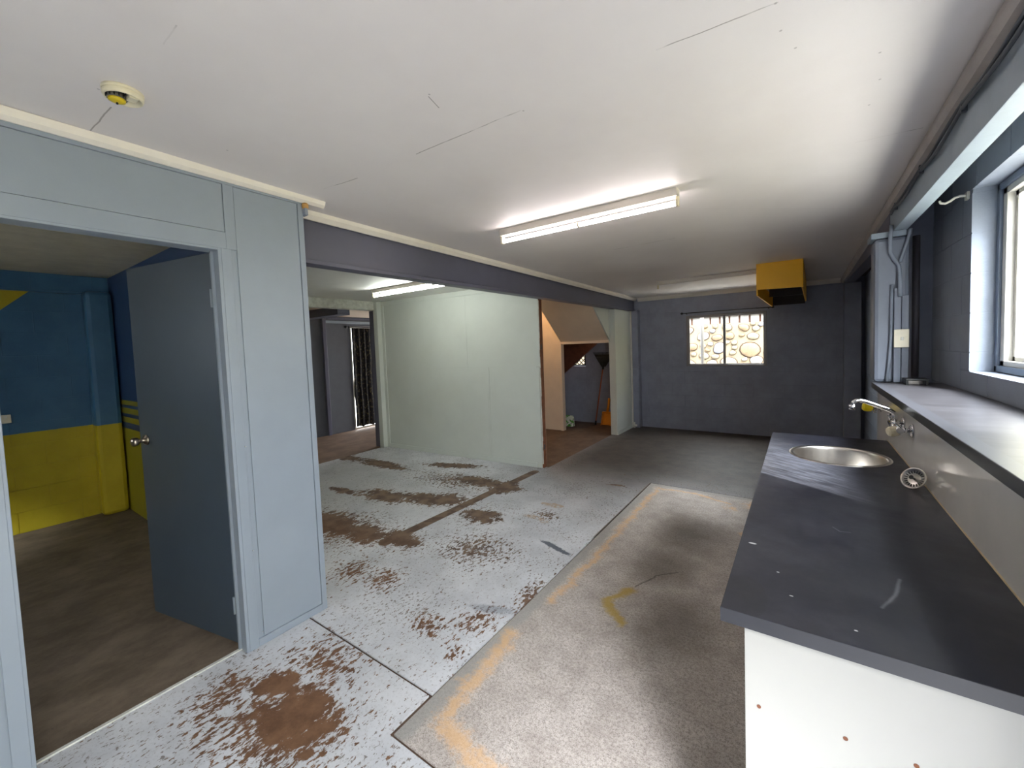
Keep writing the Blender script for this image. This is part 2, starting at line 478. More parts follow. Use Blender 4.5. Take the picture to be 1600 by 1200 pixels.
def mat_bag():
    t = NT('green_and_white_print_bag')
    f = t.noise(16, 2)
    c = t.mix(t.ramp(f, 0.44, 0.48), lin((96, 168, 62)), lin((226, 230, 214)))
    c = t.mix(t.ramp(t.noise(24, 2), 0.60, 0.64), c, lin((40, 66, 44)))
    t.set(c, 0.45)
    return t.m


M_ceil = mat_ceiling()
M_floor = mat_painted_floor()
M_raw = mat_raw_floor()
M_brown = mat_brown_floor('bare_brown_screed', (92, 74, 62), (120, 98, 82))
M_roomfloor = mat_brown_floor('dusty_brown_slab', (92, 80, 68), (124, 110, 96))
M_joint = plain('dirt_filled_joint', (86, 66, 54), 0.9, vary=0.3, scale=30)
M_counter = mat_counter()
M_twotone = mat_two_tone()
M_twoside = mat_two_tone_side()
M_splash = mat_gloss_panel()
M_ledge = mat_ledge()
M_curtain = mat_curtain()
M_bag = mat_bag()
M_cab = plain('white_melamine', (170, 168, 162), 0.4, vary=0.01)


# ------------------------------------------------------------------ geometry helpers
class B:
    def __init__(s):
        s.bm = bmesh.new()

    def _mark(s):
        s._v = set(s.bm.verts)

    def hexa(s, p, bev=0.0):
        """p: 8 points, 0-3 bottom ring (ccw), 4-7 top ring"""
        v = [s.bm.verts.new(q) for q in p]
        fs = [s.bm.faces.new([v[i] for i in f]) for f in ((3, 2, 1, 0), (4, 5, 6, 7), (0, 1, 5, 4), (1, 2, 6, 5), (2, 3, 7, 6), (3, 0, 4, 7))]
        if bev > 0:
            es = list({e for f in fs for e in f.edges})
            bmesh.ops.bevel(s.bm, geom=es, offset=bev, segments=2, profile=0.5, affect='EDGES', clamp_overlap=True)
        return s

    def box(s, x0, x1, y0, y1, z0, z1, bev=0.0):
        return s.hexa([(x0, y0, z0), (x1, y0, z0), (x1, y1, z0), (x0, y1, z0), (x0, y0, z1), (x1, y0, z1), (x1, y1, z1), (x0, y1, z1)], bev)

    def prism(s, pts, vec):
        a = [s.bm.verts.new(p) for p in pts]
        b = [s.bm.verts.new(Vector(p) + Vector(vec)) for p in pts]
        n = len(a)
        s.bm.faces.new(a); s.bm.faces.new(b[::-1])
        for i in range(n):
            s.bm.faces.new([a[(i + 1) % n], a[i], b[i], b[(i + 1) % n]])
        return s

    def tube(s, pts, r, n=10, cap=True):
        pts = [Vector(p) for p in pts]
        rr = r if isinstance(r, (list, tuple)) else [r] * len(pts)
        rings = []
        ref = None
        for i, p in enumerate(pts):
            d = (pts[min(i + 1, len(pts) - 1)] - pts[max(i - 1, 0)]).normalized()
            if ref is None:
                ref = d.orthogonal().normalized()
            ref = (ref - d * ref.dot(d)).normalized()
            o = d.cross(ref)
            rings.append([s.bm.verts.new(p + (ref * math.cos(2 * PI * k / n) + o * math.sin(2 * PI * k / n)) * rr[i]) for k in range(n)])
        for a, b in zip(rings[:-1], rings[1:]):
            for k in range(n):
                f = s.bm.faces.new([a[k], a[(k + 1) % n], b[(k + 1) % n], b[k]]); f.smooth = True
        if cap:
            s.bm.faces.new(rings[0][::-1]); s.bm.faces.new(rings[-1])
        return s

    def lathe(s, prof, origin, axis=(0, 0, 1), n=32, cap=True, smooth=True, a0=0.0, a1=2 * PI):
        """prof: (radius, height) along axis"""
        ax = Vector(axis).normalized(); ref = ax.orthogonal().normalized(); o = ax.cross(ref); c = Vector(origin)
        full = abs(a1 - a0 - 2 * PI) < 1e-6
        m = n if full else n + 1
        rings = []
        for r, h in prof:
            rings.append([s.bm.verts.new(c + ax * h + (ref * math.cos(a0 + (a1 - a0) * k / n) + o * math.sin(a0 + (a1 - a0) * k / n)) * max(r, 1e-5)) for k in range(m)])
        for a, b in zip(rings[:-1], rings[1:]):
            for k in range(n):
                f = s.bm.faces.new([a[k], a[(k + 1) % m], b[(k + 1) % m], b[k]]); f.smooth = smooth
        if cap and full:
            s.bm.faces.new(rings[0][::-1]); s.bm.faces.new(rings[-1])
        return s

    def obj(s, name, mat, parent=None, normals=True):
        me = bpy.data.meshes.new(name)
        if normals:
            bmesh.ops.recalc_face_normals(s.bm, faces=s.bm.faces)
        s.bm.to_mesh(me); s.bm.free()
        for m in (mat if isinstance(mat, (list, tuple)) else [mat]):
            me.materials.append(m)
        o = bpy.data.objects.new(name, me)
        COL.objects.link(o)
        if parent is not None:
            attach(o, parent)
        return o


def attach(o, parent):
    o.parent = parent
    p = parent; tr = Matrix.Identity(4); chain = []
    while p is not None:
        chain.append(p); p = p.parent
    for q in reversed(chain):
        tr = tr @ q.matrix_parent_inverse @ Matrix.LocRotScale(q.location, q.rotation_euler, q.scale)
    o.matrix_parent_inverse = tr.inverted()


def box(name, mat, x0, x1, y0, y1, z0, z1, parent=None, bev=0.0):
    return B().box(x0, x1, y0, y1, z0, z1, bev).obj(name, mat, parent)


def thing(name, label, cat, loc, group=None):
    o = bpy.data.objects.new(name, None)
    o.empty_display_size = 0.1
    COL.objects.link(o)
    o.location = loc
    o['label'] = label; o['category'] = cat
    if group:
        o['group'] = group
    return o


def tag(o, label, cat, group=None):
    o['label'] = label; o['category'] = cat
    if group:
        o['group'] = group
    return o


def struct(o, label):
    o['kind'] = 'structure'; o['label'] = label
    return o


def empty_struct(name, label, loc=(0, 0, 0)):
    o = bpy.data.objects.new(name, None)
    COL.objects.link(o)
    o.location = loc
    return struct(o, label)


def cut_rect(r, h):
    u0, u1, z0, z1 = r; a0, a1, b0, b1 = h
    if a0 >= u1 or a1 <= u0 or b0 >= z1 or b1 <= z0:
        return [r]
    out = []
    if b0 > z0: out.append((u0, u1, z0, b0))
    if b1 < z1: out.append((u0, u1, b1, z1))
    zz0, zz1 = max(z0, b0), min(z1, b1)
    if a0 > u0: out.append((u0, a0, zz0, zz1))
    if a1 < u1: out.append((a1, u1, zz0, zz1))
    return out


def block_wall(parent, run, face, depth, u0, u1, z0, z1, zbase, mat, holes=(), gap=0.005, mw=0.4, mh=0.2, name='block', mortar=None):
    """blocks in stretcher bond; run 'x' or 'y'; the visible face lies at `face`, the wall goes `depth` (signed) behind it.
    A recessed backing (mortar) fills the joints."""
    s = 1 if depth > 0 else -1
    g = gap / 2
    def put(b, a0, a1, c0, c1, d0, d1):
        lo, hi = sorted((face + d0, face + d1))
        if run == 'x':
            b.box(a0, a1, lo, hi, c0, c1)
        else:
            b.box(lo, hi, a0, a1, c0, c1)
    # backing
    rects = [(u0, u1, z0, z1)]
    for h in holes:
        hh = (h[0] - 0.003, h[1] + 0.003, h[2] - 0.003, h[3] + 0.003)
        rects = [q for r in rects for q in cut_rect(r, hh)]
    bk = B()
    for r in rects:
        put(bk, r[0], r[1], r[2], r[3], 0.003 * s, depth)
    bk.obj('mortar', mortar or mat, parent)
    cache = {}
    k = 0
    zz = zbase
    while zz < z1 - 0.01:
        off = 0.0 if k % 2 == 0 else -mw / 2
        u = math.floor((u0 - off) / mw) * mw + off
        while u < u1 - 0.01:
            rr = [(max(u, u0), min(u + mw, u1), max(zz, z0), min(zz + mh, z1))]
            for h in holes:
                rr = [q for r in rr for q in cut_rect(r, h)]
            for r in rr:
                if r[1] - r[0] < 0.03 or r[3] - r[2] < 0.02:
                    continue
                w, hgt = round(r[1] - r[0], 4), round(r[3] - r[2], 4)
                if (w, hgt) not in cache:
                    b = B()
                    sv = face; face_b = 0.0
                    lo, hi = sorted((0.0, (abs(depth) if s > 0 else -abs(depth)) * 0.98))
                    if run == 'x':
                        b.box(g, w - g, lo, hi, g, hgt - g, 0.0012)
                    else:
                        b.box(lo, hi, g, w - g, g, hgt - g, 0.0012)
                    o = b.obj(name, mat)
                    cache[(w, hgt)] = o.data
                else:
                    o = bpy.data.objects.new(name, cache[(w, hgt)])
                    COL.objects.link(o)
                o.location = (r[0], face, r[2]) if run == 'x' else (face, r[0], r[2])
                attach(o, parent)
            u += mw
        zz += mh
        k += 1


def xprof(prof, y0, y1, dz0=0.0, dz1=0.0):
    """profile of (x, z) points swept along y, its z shifted at either end"""
    b = B()
    a = [b.bm.verts.new((x, y0, z + dz0)) for x, z in prof]
    c = [b.bm.verts.new((x, y1, z + dz1)) for x, z in prof]
    n = len(a)
    b.bm.faces.new(a); b.bm.faces.new(c[::-1])
    for i in range(n):
        b.bm.faces.new([a[(i + 1) % n], a[i], c[i], c[(i + 1) % n]])
    return b


# ================================================================== FLOOR
YB = -1.8                                     # front wall, behind the camera
floor = box('floor', M_joint, -7.3, 0.9, YB, 7.45, -0.15, -0.007)
struct(floor, 'concrete floor of the whole lower storey, grey paint worn through to brown')


def slab(pts, mat):
    return B().prism([(x, y, -0.05) for x, y in pts], (0, 0, 0.05)).obj('slab', mat, floor)


slab([(-2.36, YB), (0.9, YB), (0.9, 0.957), (-1.330, 0.957), (-1.330, 1.170), (-2.36, 1.170)], M_floor)
slab([(-5.43, 1.182), (-1.322, 1.182), (-1.322, 4.372), (0.9, 4.372), (0.9, 7.4), (-2.56, 7.4), (-2.56, 4.36), (-5.43, 4.2)], M_floor)
slab([(-1.313, 0.968), (0.9, 0.968), (0.9, 4.360), (-1.313, 4.360)], M_raw)
slab([(-5.43, 4.2), (-2.562, 4.362), (-2.562, 7.4), (-5.43, 7.4)], M_brown)
slab([(-7.3, 1.2), (-5.432, 1.2), (-5.432, 7.4), (-7.3, 7.4)], M_brown)
slab([(-7.3, YB), (-2.362, YB), (-2.362, 1.168), (-5.43, 1.168), (-7.3, 1.19)], M_roomfloor)
# raised steel edging round the raw infill
eb = B()
eb.box(-1.330, -1.322, 2.9, 4.37, -0.02, 0.002)
eb.obj('joint_strip', M_pipe2, floor)
ts = box('threshold_strip', M_whitedirty, -2.372, -2.356, 0.13, 0.86, -0.01, 0.006, floor)

# ================================================================== CEILINGS
def sloped(name, mat, x0, x1, y0, y1, th=0.10, parent=None):
    b = B()
    b.hexa([(x0, y0, ceil_z(y0)), (x1, y0, ceil_z(y0)), (x1, y1, ceil_z(y1)), (x0, y1, ceil_z(y1)),
            (x0, y0, ceil_z(y0) + th), (x1, y0, ceil_z(y0) + th), (x1, y1, ceil_z(y1) + th), (x0, y1, ceil_z(y1) + th)])
    return b.obj(name, mat, parent)


struct(sloped('ceiling', M_ceil, -2.56, 0.468, YB, 7.45), 'off-white sheet ceiling over the main room')
struct(box('ceiling_middle', plain('middle_ceiling_white', (226, 226, 222), 0.55, vary=0.02), -5.6, -2.555, 1.2, 7.45, 2.285, 2.40), 'pale ceiling of the middle room beyond the steel beam')
struct(sloped('ceiling_edge', plain('shade_dark_strip', (58, 46, 46), 0.8), 0.469, 0.90, YB, 7.45), 'ceiling strip, coloured dark as shade, between the right beam and the block wall')  # dark colour stands in for the shade behind the beam
struct(box('ceiling_back', M_cream, -7.3, -5.6, 1.2, 7.45, 2.20, 2.40), 'pinkish ceiling of the far back room')
struct(box('ceiling_side', plain('side_room_ceiling', (196, 190, 172), 0.6), -5.95, -2.40, YB, 1.2, 2.345, 2.45), 'dim ceiling of the blue and yellow side room')
rf = struct(box('roof', M_roof, -7.5, 0.90, YB - 0.3, 7.6, 2.52, 2.68), 'floor structure above, closing off the lower storey')

# ================================================================== LEFT PARTITION (wall_left) with the door opening
X0 = -2.30
wl_ = B()
wl_.box(-2.385, X0 - 0.010, YB, 0.125, 0, 2.40)           # left of the opening
wl_.box(-2.385, X0 - 0.010, 0.125, 0.872, 2.045, 2.40)    # over the opening
wl_.box(-2.385, X0 - 0.010, 0.872, 1.28, 0, 2.39)         # right of the opening
wall_left = struct(wl_.obj('wall_left', M_part), 'pale blue sheet partition with a doorway, left of the room')


def trimL(y0, y1, z0, z1, dx=0.010, name='trim_board'):
    return B().box(X0 - 0.012, X0 - 0.010 + dx, y0, y1, z0, z1, 0.002).obj(name, M_part, wall_left)


trimL(-1.2, 0.886, 2.032, 2.112)                # head architrave
trimL(0.886, 0.932, 2.032, 2.345)               # upright between transom and side panel
trimL(-1.2, 1.28, 2.345, 2.375, 0.010)          # top batten
trimL(1.252, 1.282, 0.0, 2.345)                 # corner bead
trimL(0.862, 0.905, 0.0, 2.032, 0.011)          # right architrave
trimL(0.905, 1.252, 0.0, 0.040)                 # foot batten
trimL(0.09, 0.135, 0.0, 2.032, 0.011)           # left architrave
B().box(X0 - 0.011, X0 - 0.004, -1.2, 0.884, 2.114, 2.343).obj('transom_panel', M_part, wall_left)
B().box(X0 - 0.011, X0 - 0.004, 0.934, 1.249, 0.043, 2.343).obj('side_panel', M_part, wall_left)
# jamb linings
B().box(-2.395, X0 - 0.002, 0.848, 0.874, 0, 2.045, 0.002).obj('jamb_lining', M_part, wall_left)
B().box(-2.395, X0 - 0.002, 0.123, 0.145, 0, 2.045, 0.002).obj('jamb_lining', M_part, wall_left)
B().box(-2.395, X0 - 0.002, 0.145, 0.848, 2.022, 2.047, 0.002).obj('head_lining', M_part, wall_left)
B().box(-2.372, -2.358, 0.836, 0.848, 0, 2.022).obj('door_stop', M_part, wall_left)
for zz in (0.07, 0.512, 1.05):
    B().lathe([(0.0035, 0), (0.003, 0.004)], (X0 + 0.001, 0.906 if zz > 0.2 else 0.925, zz), (1, 0, 0), 8).obj('nail_head', M_alu, wall_left)

# white cornice over the partition (overshoots the corner) and along the beam
cp = [(X0 + 0.0, 2.402), (X0 + 0.0, 2.364), (X0 + 0.012, 2.362), (X0 + 0.030, 2.375), (X0 + 0.040, 2.402)]
c1 = xprof(cp, YB, 1.40, 0.020, -0.012).obj('trim_1', M_cornice)
struct(c1, 'white ceiling strip above the pale blue partition, running past its corner')

# little tan stop and grey bracket at the top corner of the partition
cs = thing('corner_catch', 'small tan knob on a grey bracket at the top corner of the blue partition', 'catch', (X0, 1.29, 2.30))
B().box(X0 - 0.02, X0 + 0.022, 1.282, 1.300, 2.285, 2.325, 0.003).obj('bracket', M_pipe, cs)
B().lathe([(0.012, 0), (0.018, 0.008), (0.018, 0.024), (0.012, 0.032)], (X0 + 0.008, 1.292, 2.322), (0, 0, 1), 16).obj('knob', M_brass, cs)

# ------------------------------------------------------------------ side room behind the partition
XS = -5.72
ws = empty_struct('wall_side_room', 'block wall of the side room, blue above a yellow dado')
block_wall(ws, 'y', XS, -0.14, YB, 1.12, 0.0, 2.36, -0.01, M_twotone, gap=0.004)
B().box(XS - 0.01, XS + 0.035, YB, 0.93, 2.165, 2.185, 0.003).obj('ledge', M_twotone, ws)
B().box(XS, XS + 0.16, 0.915, 1.11, 0.0, 2.19, 0.035).obj('pier', M_twotone, ws)
struct(box('wall_side_room_end', M_twoside, -7.3, -2.386, 1.12, 1.27, 0, 2.40), 'end wall of the side room, navy with yellow stripes over yellow')
sf_ = B()
sf_.box(-7.3, -4.6, YB - 0.1, YB, 0, 2.40); sf_.box(-3.7, -2.386, YB - 0.1, YB, 0, 2.40); sf_.box(-4.6, -3.7, YB - 0.1, YB, 0, 1.4); sf_.box(-4.6, -3.7, YB - 0.1, YB, 2.05, 2.40)
struct(sf_.obj('wall_side_room_front', M_twotone), 'front wall of the side room, out of sight beside the doorway')
w4 = empty_struct('added_window', 'unseen window added to light the side room, beside the doorway')  # unseen window, added to brighten the side room
for r in ((-4.6, -4.56, 1.4, 2.05), (-3.74, -3.7, 1.4, 2.05), (-4.56, -3.74, 1.4, 1.44), (-4.56, -3.74, 2.01, 2.05), (-4.17, -4.13, 1.44, 2.01)):
    B().box(r[0], r[1], YB - 0.07, YB - 0.02, r[2], r[3]).obj('frame', M_alu, w4)
B().box(-4.57, -3.73, YB - 0.05, YB - 0.046, 1.43, 2.02).obj('pane', M_glass, w4)
pp = thing('power_point', 'pale horizontal power point on the blue side room wall', 'socket', (XS + 0.01, 0.38, 1.04))
B().box(XS, XS + 0.010, 0.30, 0.415, 1.00, 1.075, 0.003).obj('plate', M_switch, pp)
for yy in (0.335, 0.385):
    B().box(XS + 0.009, XS + 0.015, yy - 0.006, yy + 0.006, 1.045, 1.062).obj('rocker', M_white, pp)

# ------------------------------------------------------------------ door leaf (open into the side room)
dh = Vector((-2.400, 0.856, 0)); df = Vector((-3.165, 0.700, 0))
dd = (df - dh).normalized(); dn = Vector((-dd.y, dd.x, 0))       # dn points to -y side or +y side
if dn.y > 0:
    dn = -dn
door = thing('interior_door', 'blue-grey flush door standing open into the blue and yellow side room', 'door', (dh.x, dh.y, 0.008))
a0, a1 = dh, df
b0, b1 = dh - dn * 0.036, df - dn * 0.036
B().hexa([(a0.x, a0.y, .008), (a1.x, a1.y, .008), (b1.x, b1.y, .008), (b0.x, b0.y, .008),
          (a0.x, a0.y, 2.028), (a1.x, a1.y, 2.028), (b1.x, b1.y, 2.028), (b0.x, b0.y, 2.028)], 0.002).obj('leaf', M_door, door)
kp = df - dd * 0.062
for sgn, base in ((1, kp), (-1, kp - dn * 0.036)):
    n_ = dn * sgn
    B().lathe([(0.030, 0.0), (0.030, 0.004), (0.022, 0.010), (0.012, 0.014), (0.010, 0.032), (0.020, 0.040), (0.026, 0.052), (0.024, 0.064), (0.014, 0.071), (0.004, 0.073)],
              (base.x, base.y, 1.045), n_, 24).obj('door_knob', M_nickel, door)
for hz in (0.22, 1.80):
    hg = B()
    hp = dh + dd * 0.004
    hg.tube([(hp.x, hp.y - 0.012, hz - 0.045), (hp.x, hp.y - 0.012, hz + 0.045)], 0.006, 8)
    hg.box(dh.x - 0.001, dh.x + 0.002, dh.y - 0.010, dh.y + 0.026, hz - 0.045, hz + 0.045)
    hg.obj('hinge', M_part, door)

# ================================================================== STEEL BEAM on the left of the room
def beam_pt(y, off=0.0):
    return -2.50 + (y - 1.39) / 5.89 * 0.10 + off


bm_ = B()
for (o0, o1, za0, za1, zb0, zb1) in ((-0.11, 0.0, 2.068, 2.050, 2.096, 2.078), (-0.070, -0.026, 2.080, 2.062, 2.36, 2.27), (-0.11, 0.0, 2.36, 2.262, 2.378, 2.276)):
    y0, y1 = 1.28, 7.28
    bm_.hexa([(beam_pt(y0, o0), y0, za0), (beam_pt(y0, o1), y0, za0), (beam_pt(y1, o1), y1, za1), (beam_pt(y1, o0), y1, za1),
              (beam_pt(y0, o0), y0, zb0), (beam_pt(y0, o1), y0, zb0), (beam_pt(y1, o1), y1, zb1), (beam_pt(y1, o0), y1, zb1)], 0.003)
struct(bm_.obj('beam_left', M_beam), 'dark grey steel beam along the left of the ceiling')
cb = B()
for off0, off1, zo0, zo1 in ((0.0, 0.042, -0.052, 0.0),):
    y0, y1 = 1.28, 7.24
    pr = lambda y, zc: [(beam_pt(y, -0.004), y, zc + 0.004), (beam_pt(y, -0.004), y, zc - 0.046), (beam_pt(y, 0.010), y, zc - 0.046), (beam_pt(y, 0.034), y, zc - 0.022), (beam_pt(y, 0.040), y, zc + 0.004)]
    A = [cb.bm.verts.new(p) for p in pr(y0, ceil_z(y0) - 0.002)]
    C = [cb.bm.verts.new(p) for p in pr(y1, ceil_z(y1) - 0.002)]
    cb.bm.faces.new(A); cb.bm.faces.new(C[::-1])
    for i in range(5):
        cb.bm.faces.new([A[(i + 1) % 5], A[i], C[i], C[(i + 1) % 5]])
struct(cb.obj('trim_2', M_cornice), 'white cornice along the top of the dark grey beam')

# ================================================================== FAR WALL
YF = 7.30
wf = empty_struct('wall_far', 'dark slate blue block wall at the far end')
win = (-1.565, -0.430, 1.075, 1.905)
swin = (-4.05, -3.40, 1.09, 1.55)
block_wall(wf, 'x', YF, 0.14, -5.6, 0.75, 0.0, 2.32, -0.01, M_block, holes=[win, swin], gap=0.008)
# cornice on the far wall
b = B()
yy = YF
prof = [(yy, ceil_z(yy) + 0.004), (yy, ceil_z(yy) - 0.060), (yy - 0.014, ceil_z(yy) - 0.060), (yy - 0.040, ceil_z(yy) - 0.030), (yy - 0.052, ceil_z(yy) + 0.004)]
b.prism([(-2.36, p[0], p[1]) for p in prof], (2.83, 0, 0))
struct(b.obj('trim_3', M_cornice), 'white cornice along the top of the far wall')
struct(B().box(-2.44, -2.335, 7.17, 7.302, 0, 2.06, 0.005).obj('pillar_left', M_block), 'slate blue pier in the far left corner under the beam')
struct(B().box(0.470, 0.650, 7.12, 7.302, 0, 2.19, 0.006).obj('pillar_right', M_block), 'slate blue pier in the far right corner')

# ------------------------------------------------------------------ window 1
w1 = empty_struct('window_1', 'sliding aluminium window in the far wall')
x0, x1, z0, z1 = win
fy0, fy1 = YF + 0.005, YF + 0.075
for args in ((x0, x0 + 0.022, z0, z1), (x1 - 0.018, x1, z0, z1), (x0, x1, z0, z0 + 0.024), (x0, x1, z1 - 0.024, z1)):
    B().box(args[0], args[1], fy0, fy1, args[2], args[3], 0.002).obj('frame', M_winframe, w1)
xm = -1.005
for a, c, yo in ((x0 + 0.022, xm + 0.02, 0.02), (xm - 0.02, x1 - 0.018, 0.045)):
    sh = B()
    y_ = YF + yo
    for r in ((a, a + 0.024, z0 + 0.024, z1 - 0.024), (c - 0.026, c, z0 + 0.024, z1 - 0.024), (a, c, z0 + 0.024, z0 + 0.040), (a, c, z1 - 0.042, z1 - 0.024)):
        sh.box(r[0], r[1], y_, y_ + 0.022, r[2], r[3])
    so_ = sh.obj('sash', M_winframe, w1)
    B().box(a + 0.02, c - 0.02, y_ + 0.009, y_ + 0.013, z0 + 0.05, z1 - 0.05).obj('pane', M_glass, so_)
B().box(xm - 0.01, xm + 0.06, YF - 0.002, YF + 0.02, z0 + 0.032, z0 + 0.046, 0.003).obj('latch', M_alu, w1)

# curtain rod above it
cr = thing('curtain_rod', 'thin black curtain rod above the far window', 'curtain rod', (-1.0, 7.23, 1.95))
B().tube([(-1.60, 7.22, 1.948), (-0.36, 7.22, 1.946)], 0.008, 10).obj('rod', M_blackiron, cr)
for xx in (-1.615, -0.345):
    B().lathe([(0.009, -0.02), (0.018, -0.008), (0.018, 0.010), (0.009, 0.02)], (xx, 7.22, 1.947), (1, 0, 0), 14).obj('finial', M_blackiron, cr)
for xx in (-1.55, -0.40):
    B().tube([(xx, 7.22, 1.945), (xx, 7.25, 1.935), (xx, 7.30, 1.935)], 0.006, 8).obj('bracket', M_blackiron, cr)

# ------------------------------------------------------------------ outside the far window
gr = struct(box('ground', M_conc_out, -30, 30, -30, 30, -0.40, -0.16), 'pale concrete ground outside')
struct(box('ground_dark_added', plain('added_ground_grey', (128, 126, 122), 0.9, vary=0.1), 0.95, 12, -20, 0.5, -0.162, -0.15), 'unseen darker ground added outside the side doorway to cut light bounced on the ceiling')  # unseen dark ground patch, added to cut bounce onto the ceiling
sw = empty_struct('wall_stone', 'random rubble retaining wall outside the far window')
B().box(-6.0, 3.0, 9.7, 10.1, -0.2, 1.83).obj('mortar', M_mortar, sw)
rs = random.Random(11)
placed = []
for _ in range(9000):
    if len(placed) > 150:
        break
    r = rs.uniform(0.10, 0.20) if _ < 900 else rs.uniform(0.06, 0.11)
    asp = rs.uniform(0.55, 0.9)
    cx, cz = rs.uniform(-3.6, 0.6), rs.uniform(0.35, 1.86)
    if cz + r * asp > 1.84:
        continue
    if all((cx - q[0]) ** 2 + ((cz - q[1]) * 1.35) ** 2 > (r + q[2] + 0.006) ** 2 for q in placed):
        placed.append((cx, cz, r, asp))
for cx, cz, r, asp in placed:
    n = 14
    ang = rs.uniform(-0.45, 0.45)
    ph = [rs.uniform(0.72, 1.14) for k_ in range(n)]
    ph = [(ph[i - 1] + 2 * ph[i] + ph[(i + 1) % n]) / 4 for i in range(n)]
    b = B()
    rings = []
    for sc, dy in ((1.05, -0.004), (1.0, -0.006), (0.93, -0.004), (0.92, -0.022), (0.80, -0.036)):
        ring = []
        for i in range(n):
            t_ = 2 * PI * i / n
            px, pz = r * math.cos(t_) * ph[i] * sc, r * asp * math.sin(t_) * ph[i] * sc
            ring.append(b.bm.verts.new((cx + px * math.cos(ang) - pz * math.sin(ang), 9.7 + dy, cz + px * math.sin(ang) + pz * math.cos(ang))))
        rings.append(ring)
    for k, (q, w_) in enumerate(zip(rings[:-1], rings[1:])):
        for i in range(n):
            f = b.bm.faces.new([q[i], q[(i + 1) % n], w_[(i + 1) % n], w_[i]])
            f.material_index = 1 if k < 3 else 0
            f.smooth = k >= 3
    f = b.bm.faces.new(rings[-1]); f.smooth = True
    b.obj('stone', [M_stones[rs.choice((0, 0, 1, 1, 2, 3))], M_outline], sw)
pf = thing('picket_fence', 'pale picket fence with a red-brown rail on top of the stone wall', 'fence', (-1.3, 9.85, 1.83))
for i in range(26):
    xx = -4.0 + i * 0.185
    B().box(xx, xx + 0.15, 9.80, 9.825, 1.835, 1.985, 0.003).obj('picket', M_picket, pf)
B().box(-4.1, 0.9, 9.83, 9.88, 1.835, 2.20).obj('backing_board', M_rail, pf)
B().box(-4.1, 0.9, 9.76, 9.83, 1.985, 2.035, 0.004).obj('rail', M_rail, pf)
B().box(-4.1, 0.9, 9.74, 9.90, 2.035, 2.20, 0.004).obj('capping_board', M_picket, pf)
tag(B().tube([(-1.505, 8.3, -0.16), (-1.505, 8.3, 3.0)], 0.032, 16).obj('steel_post', M_post), 'round pale steel post outside the left sash of the far window', 'post')

# ================================================================== YELLOW CEILING BOX, BATTENS
yb = thing('ceiling_duct_box', 'yellow painted box hanging from the ceiling near the far window, open underneath', 'duct box', (-0.19, 6.3, 2.3))
fy, ry = 5.33, 7.295
def side(x0f, x1f, x0r, x1r, zf, zr, name):
    B().hexa([(x0f, fy, zf), (x1f, fy, zf), (x1r, ry, zr), (x0r, ry, zr), (x0f, fy, ceil_z(fy) + .002), (x1f, fy, ceil_z(fy) + .002), (x1r, ry, ceil_z(ry) + .002), (x0r, ry, ceil_z(ry) + .002)], 0.002).obj(name, M_box, yb)
side(-0.408, -0.393, -0.362, -0.347, 1.964, 1.955, 'side_panel')
side(0.001, 0.016, 0.043, 0.058, 2.012, 2.0, 'side_panel')
B().hexa([(-0.393, fy, 2.030), (0.001, fy, 2.018), (0.001, fy + .015, 2.018), (-0.393, fy + .015, 2.030), (-0.393, fy, 2.312), (0.001, fy, 2.312), (0.001, fy + .015, 2.312), (-0.393, fy + .015, 2.312)]).obj('front_panel', M_box, yb)
B().box(-0.347, 0.043, 7.27, 7.29, 1.97, 2.27).obj('back_panel', M_darkpanel, yb)
B().box(-0.385, 0.010, 5.36, 7.26, 2.17, 2.18).obj('inner_lining', M_darkpanel, yb)
B().box(-0.375, -0.330, 5.36, 7.0, 2.120, 2.135).obj('inner_strip', M_cream, yb)  # pale strip along the inside of the left panel
B().box(-0.34, 0.02, 6.30, 6.33, 2.02, 2.17).obj('cross_panel', M_darkpanel, yb)


def batten(name, label, xa, xb, y, zc, tube=True, w=0.062, group=None, tm=None):
    t = thing(name, label, 'light', ((xa + xb) / 2, y, zc), group)
    B().box(xa, xb, y - w / 2, y + w / 2, zc - 0.046, zc + 0.002, 0.006).obj('housing', M_housing, t)
    tz = zc - 0.046 - 0.034
    for xx, s in ((xa + 0.006, 1), (xb - 0.006, -1)):
        B().box(xx - 0.008, xx + 0.008, y - 0.016, y + 0.016, tz - 0.018, zc - 0.044, 0.003).obj('lamp_holder', M_cream_plastic, t)
    if tube:
        B().tube([(xa + 0.014, y, tz), (xb - 0.014, y, tz)], 0.0135, 16).obj('tube', tm or M_tube, t)
        B().lathe([(0.0142, -0.006), (0.017, -0.006), (0.017, 0.006), (0.0142, 0.006)], ((xa + xb) / 2, y, tz), (1, 0, 0), 16, cap=False).obj('tube_clip', M_cream_plastic, t)
    return t


batten('fluorescent_batten', 'lit fluorescent batten on the main room ceiling', -1.815, -0.570, 2.515, ceil_z(2.515))
batten('fluorescent_batten', 'unlit tubeless batten on the ceiling beside the yellow box', -1.585, -0.395, 5.735, ceil_z(5.74), tube=False)
batten('fluorescent_batten', 'lit fluorescent batten seen under the dark beam in the middle room', -4.40, -3.15, 3.30, 2.285, tm=M_tube2)

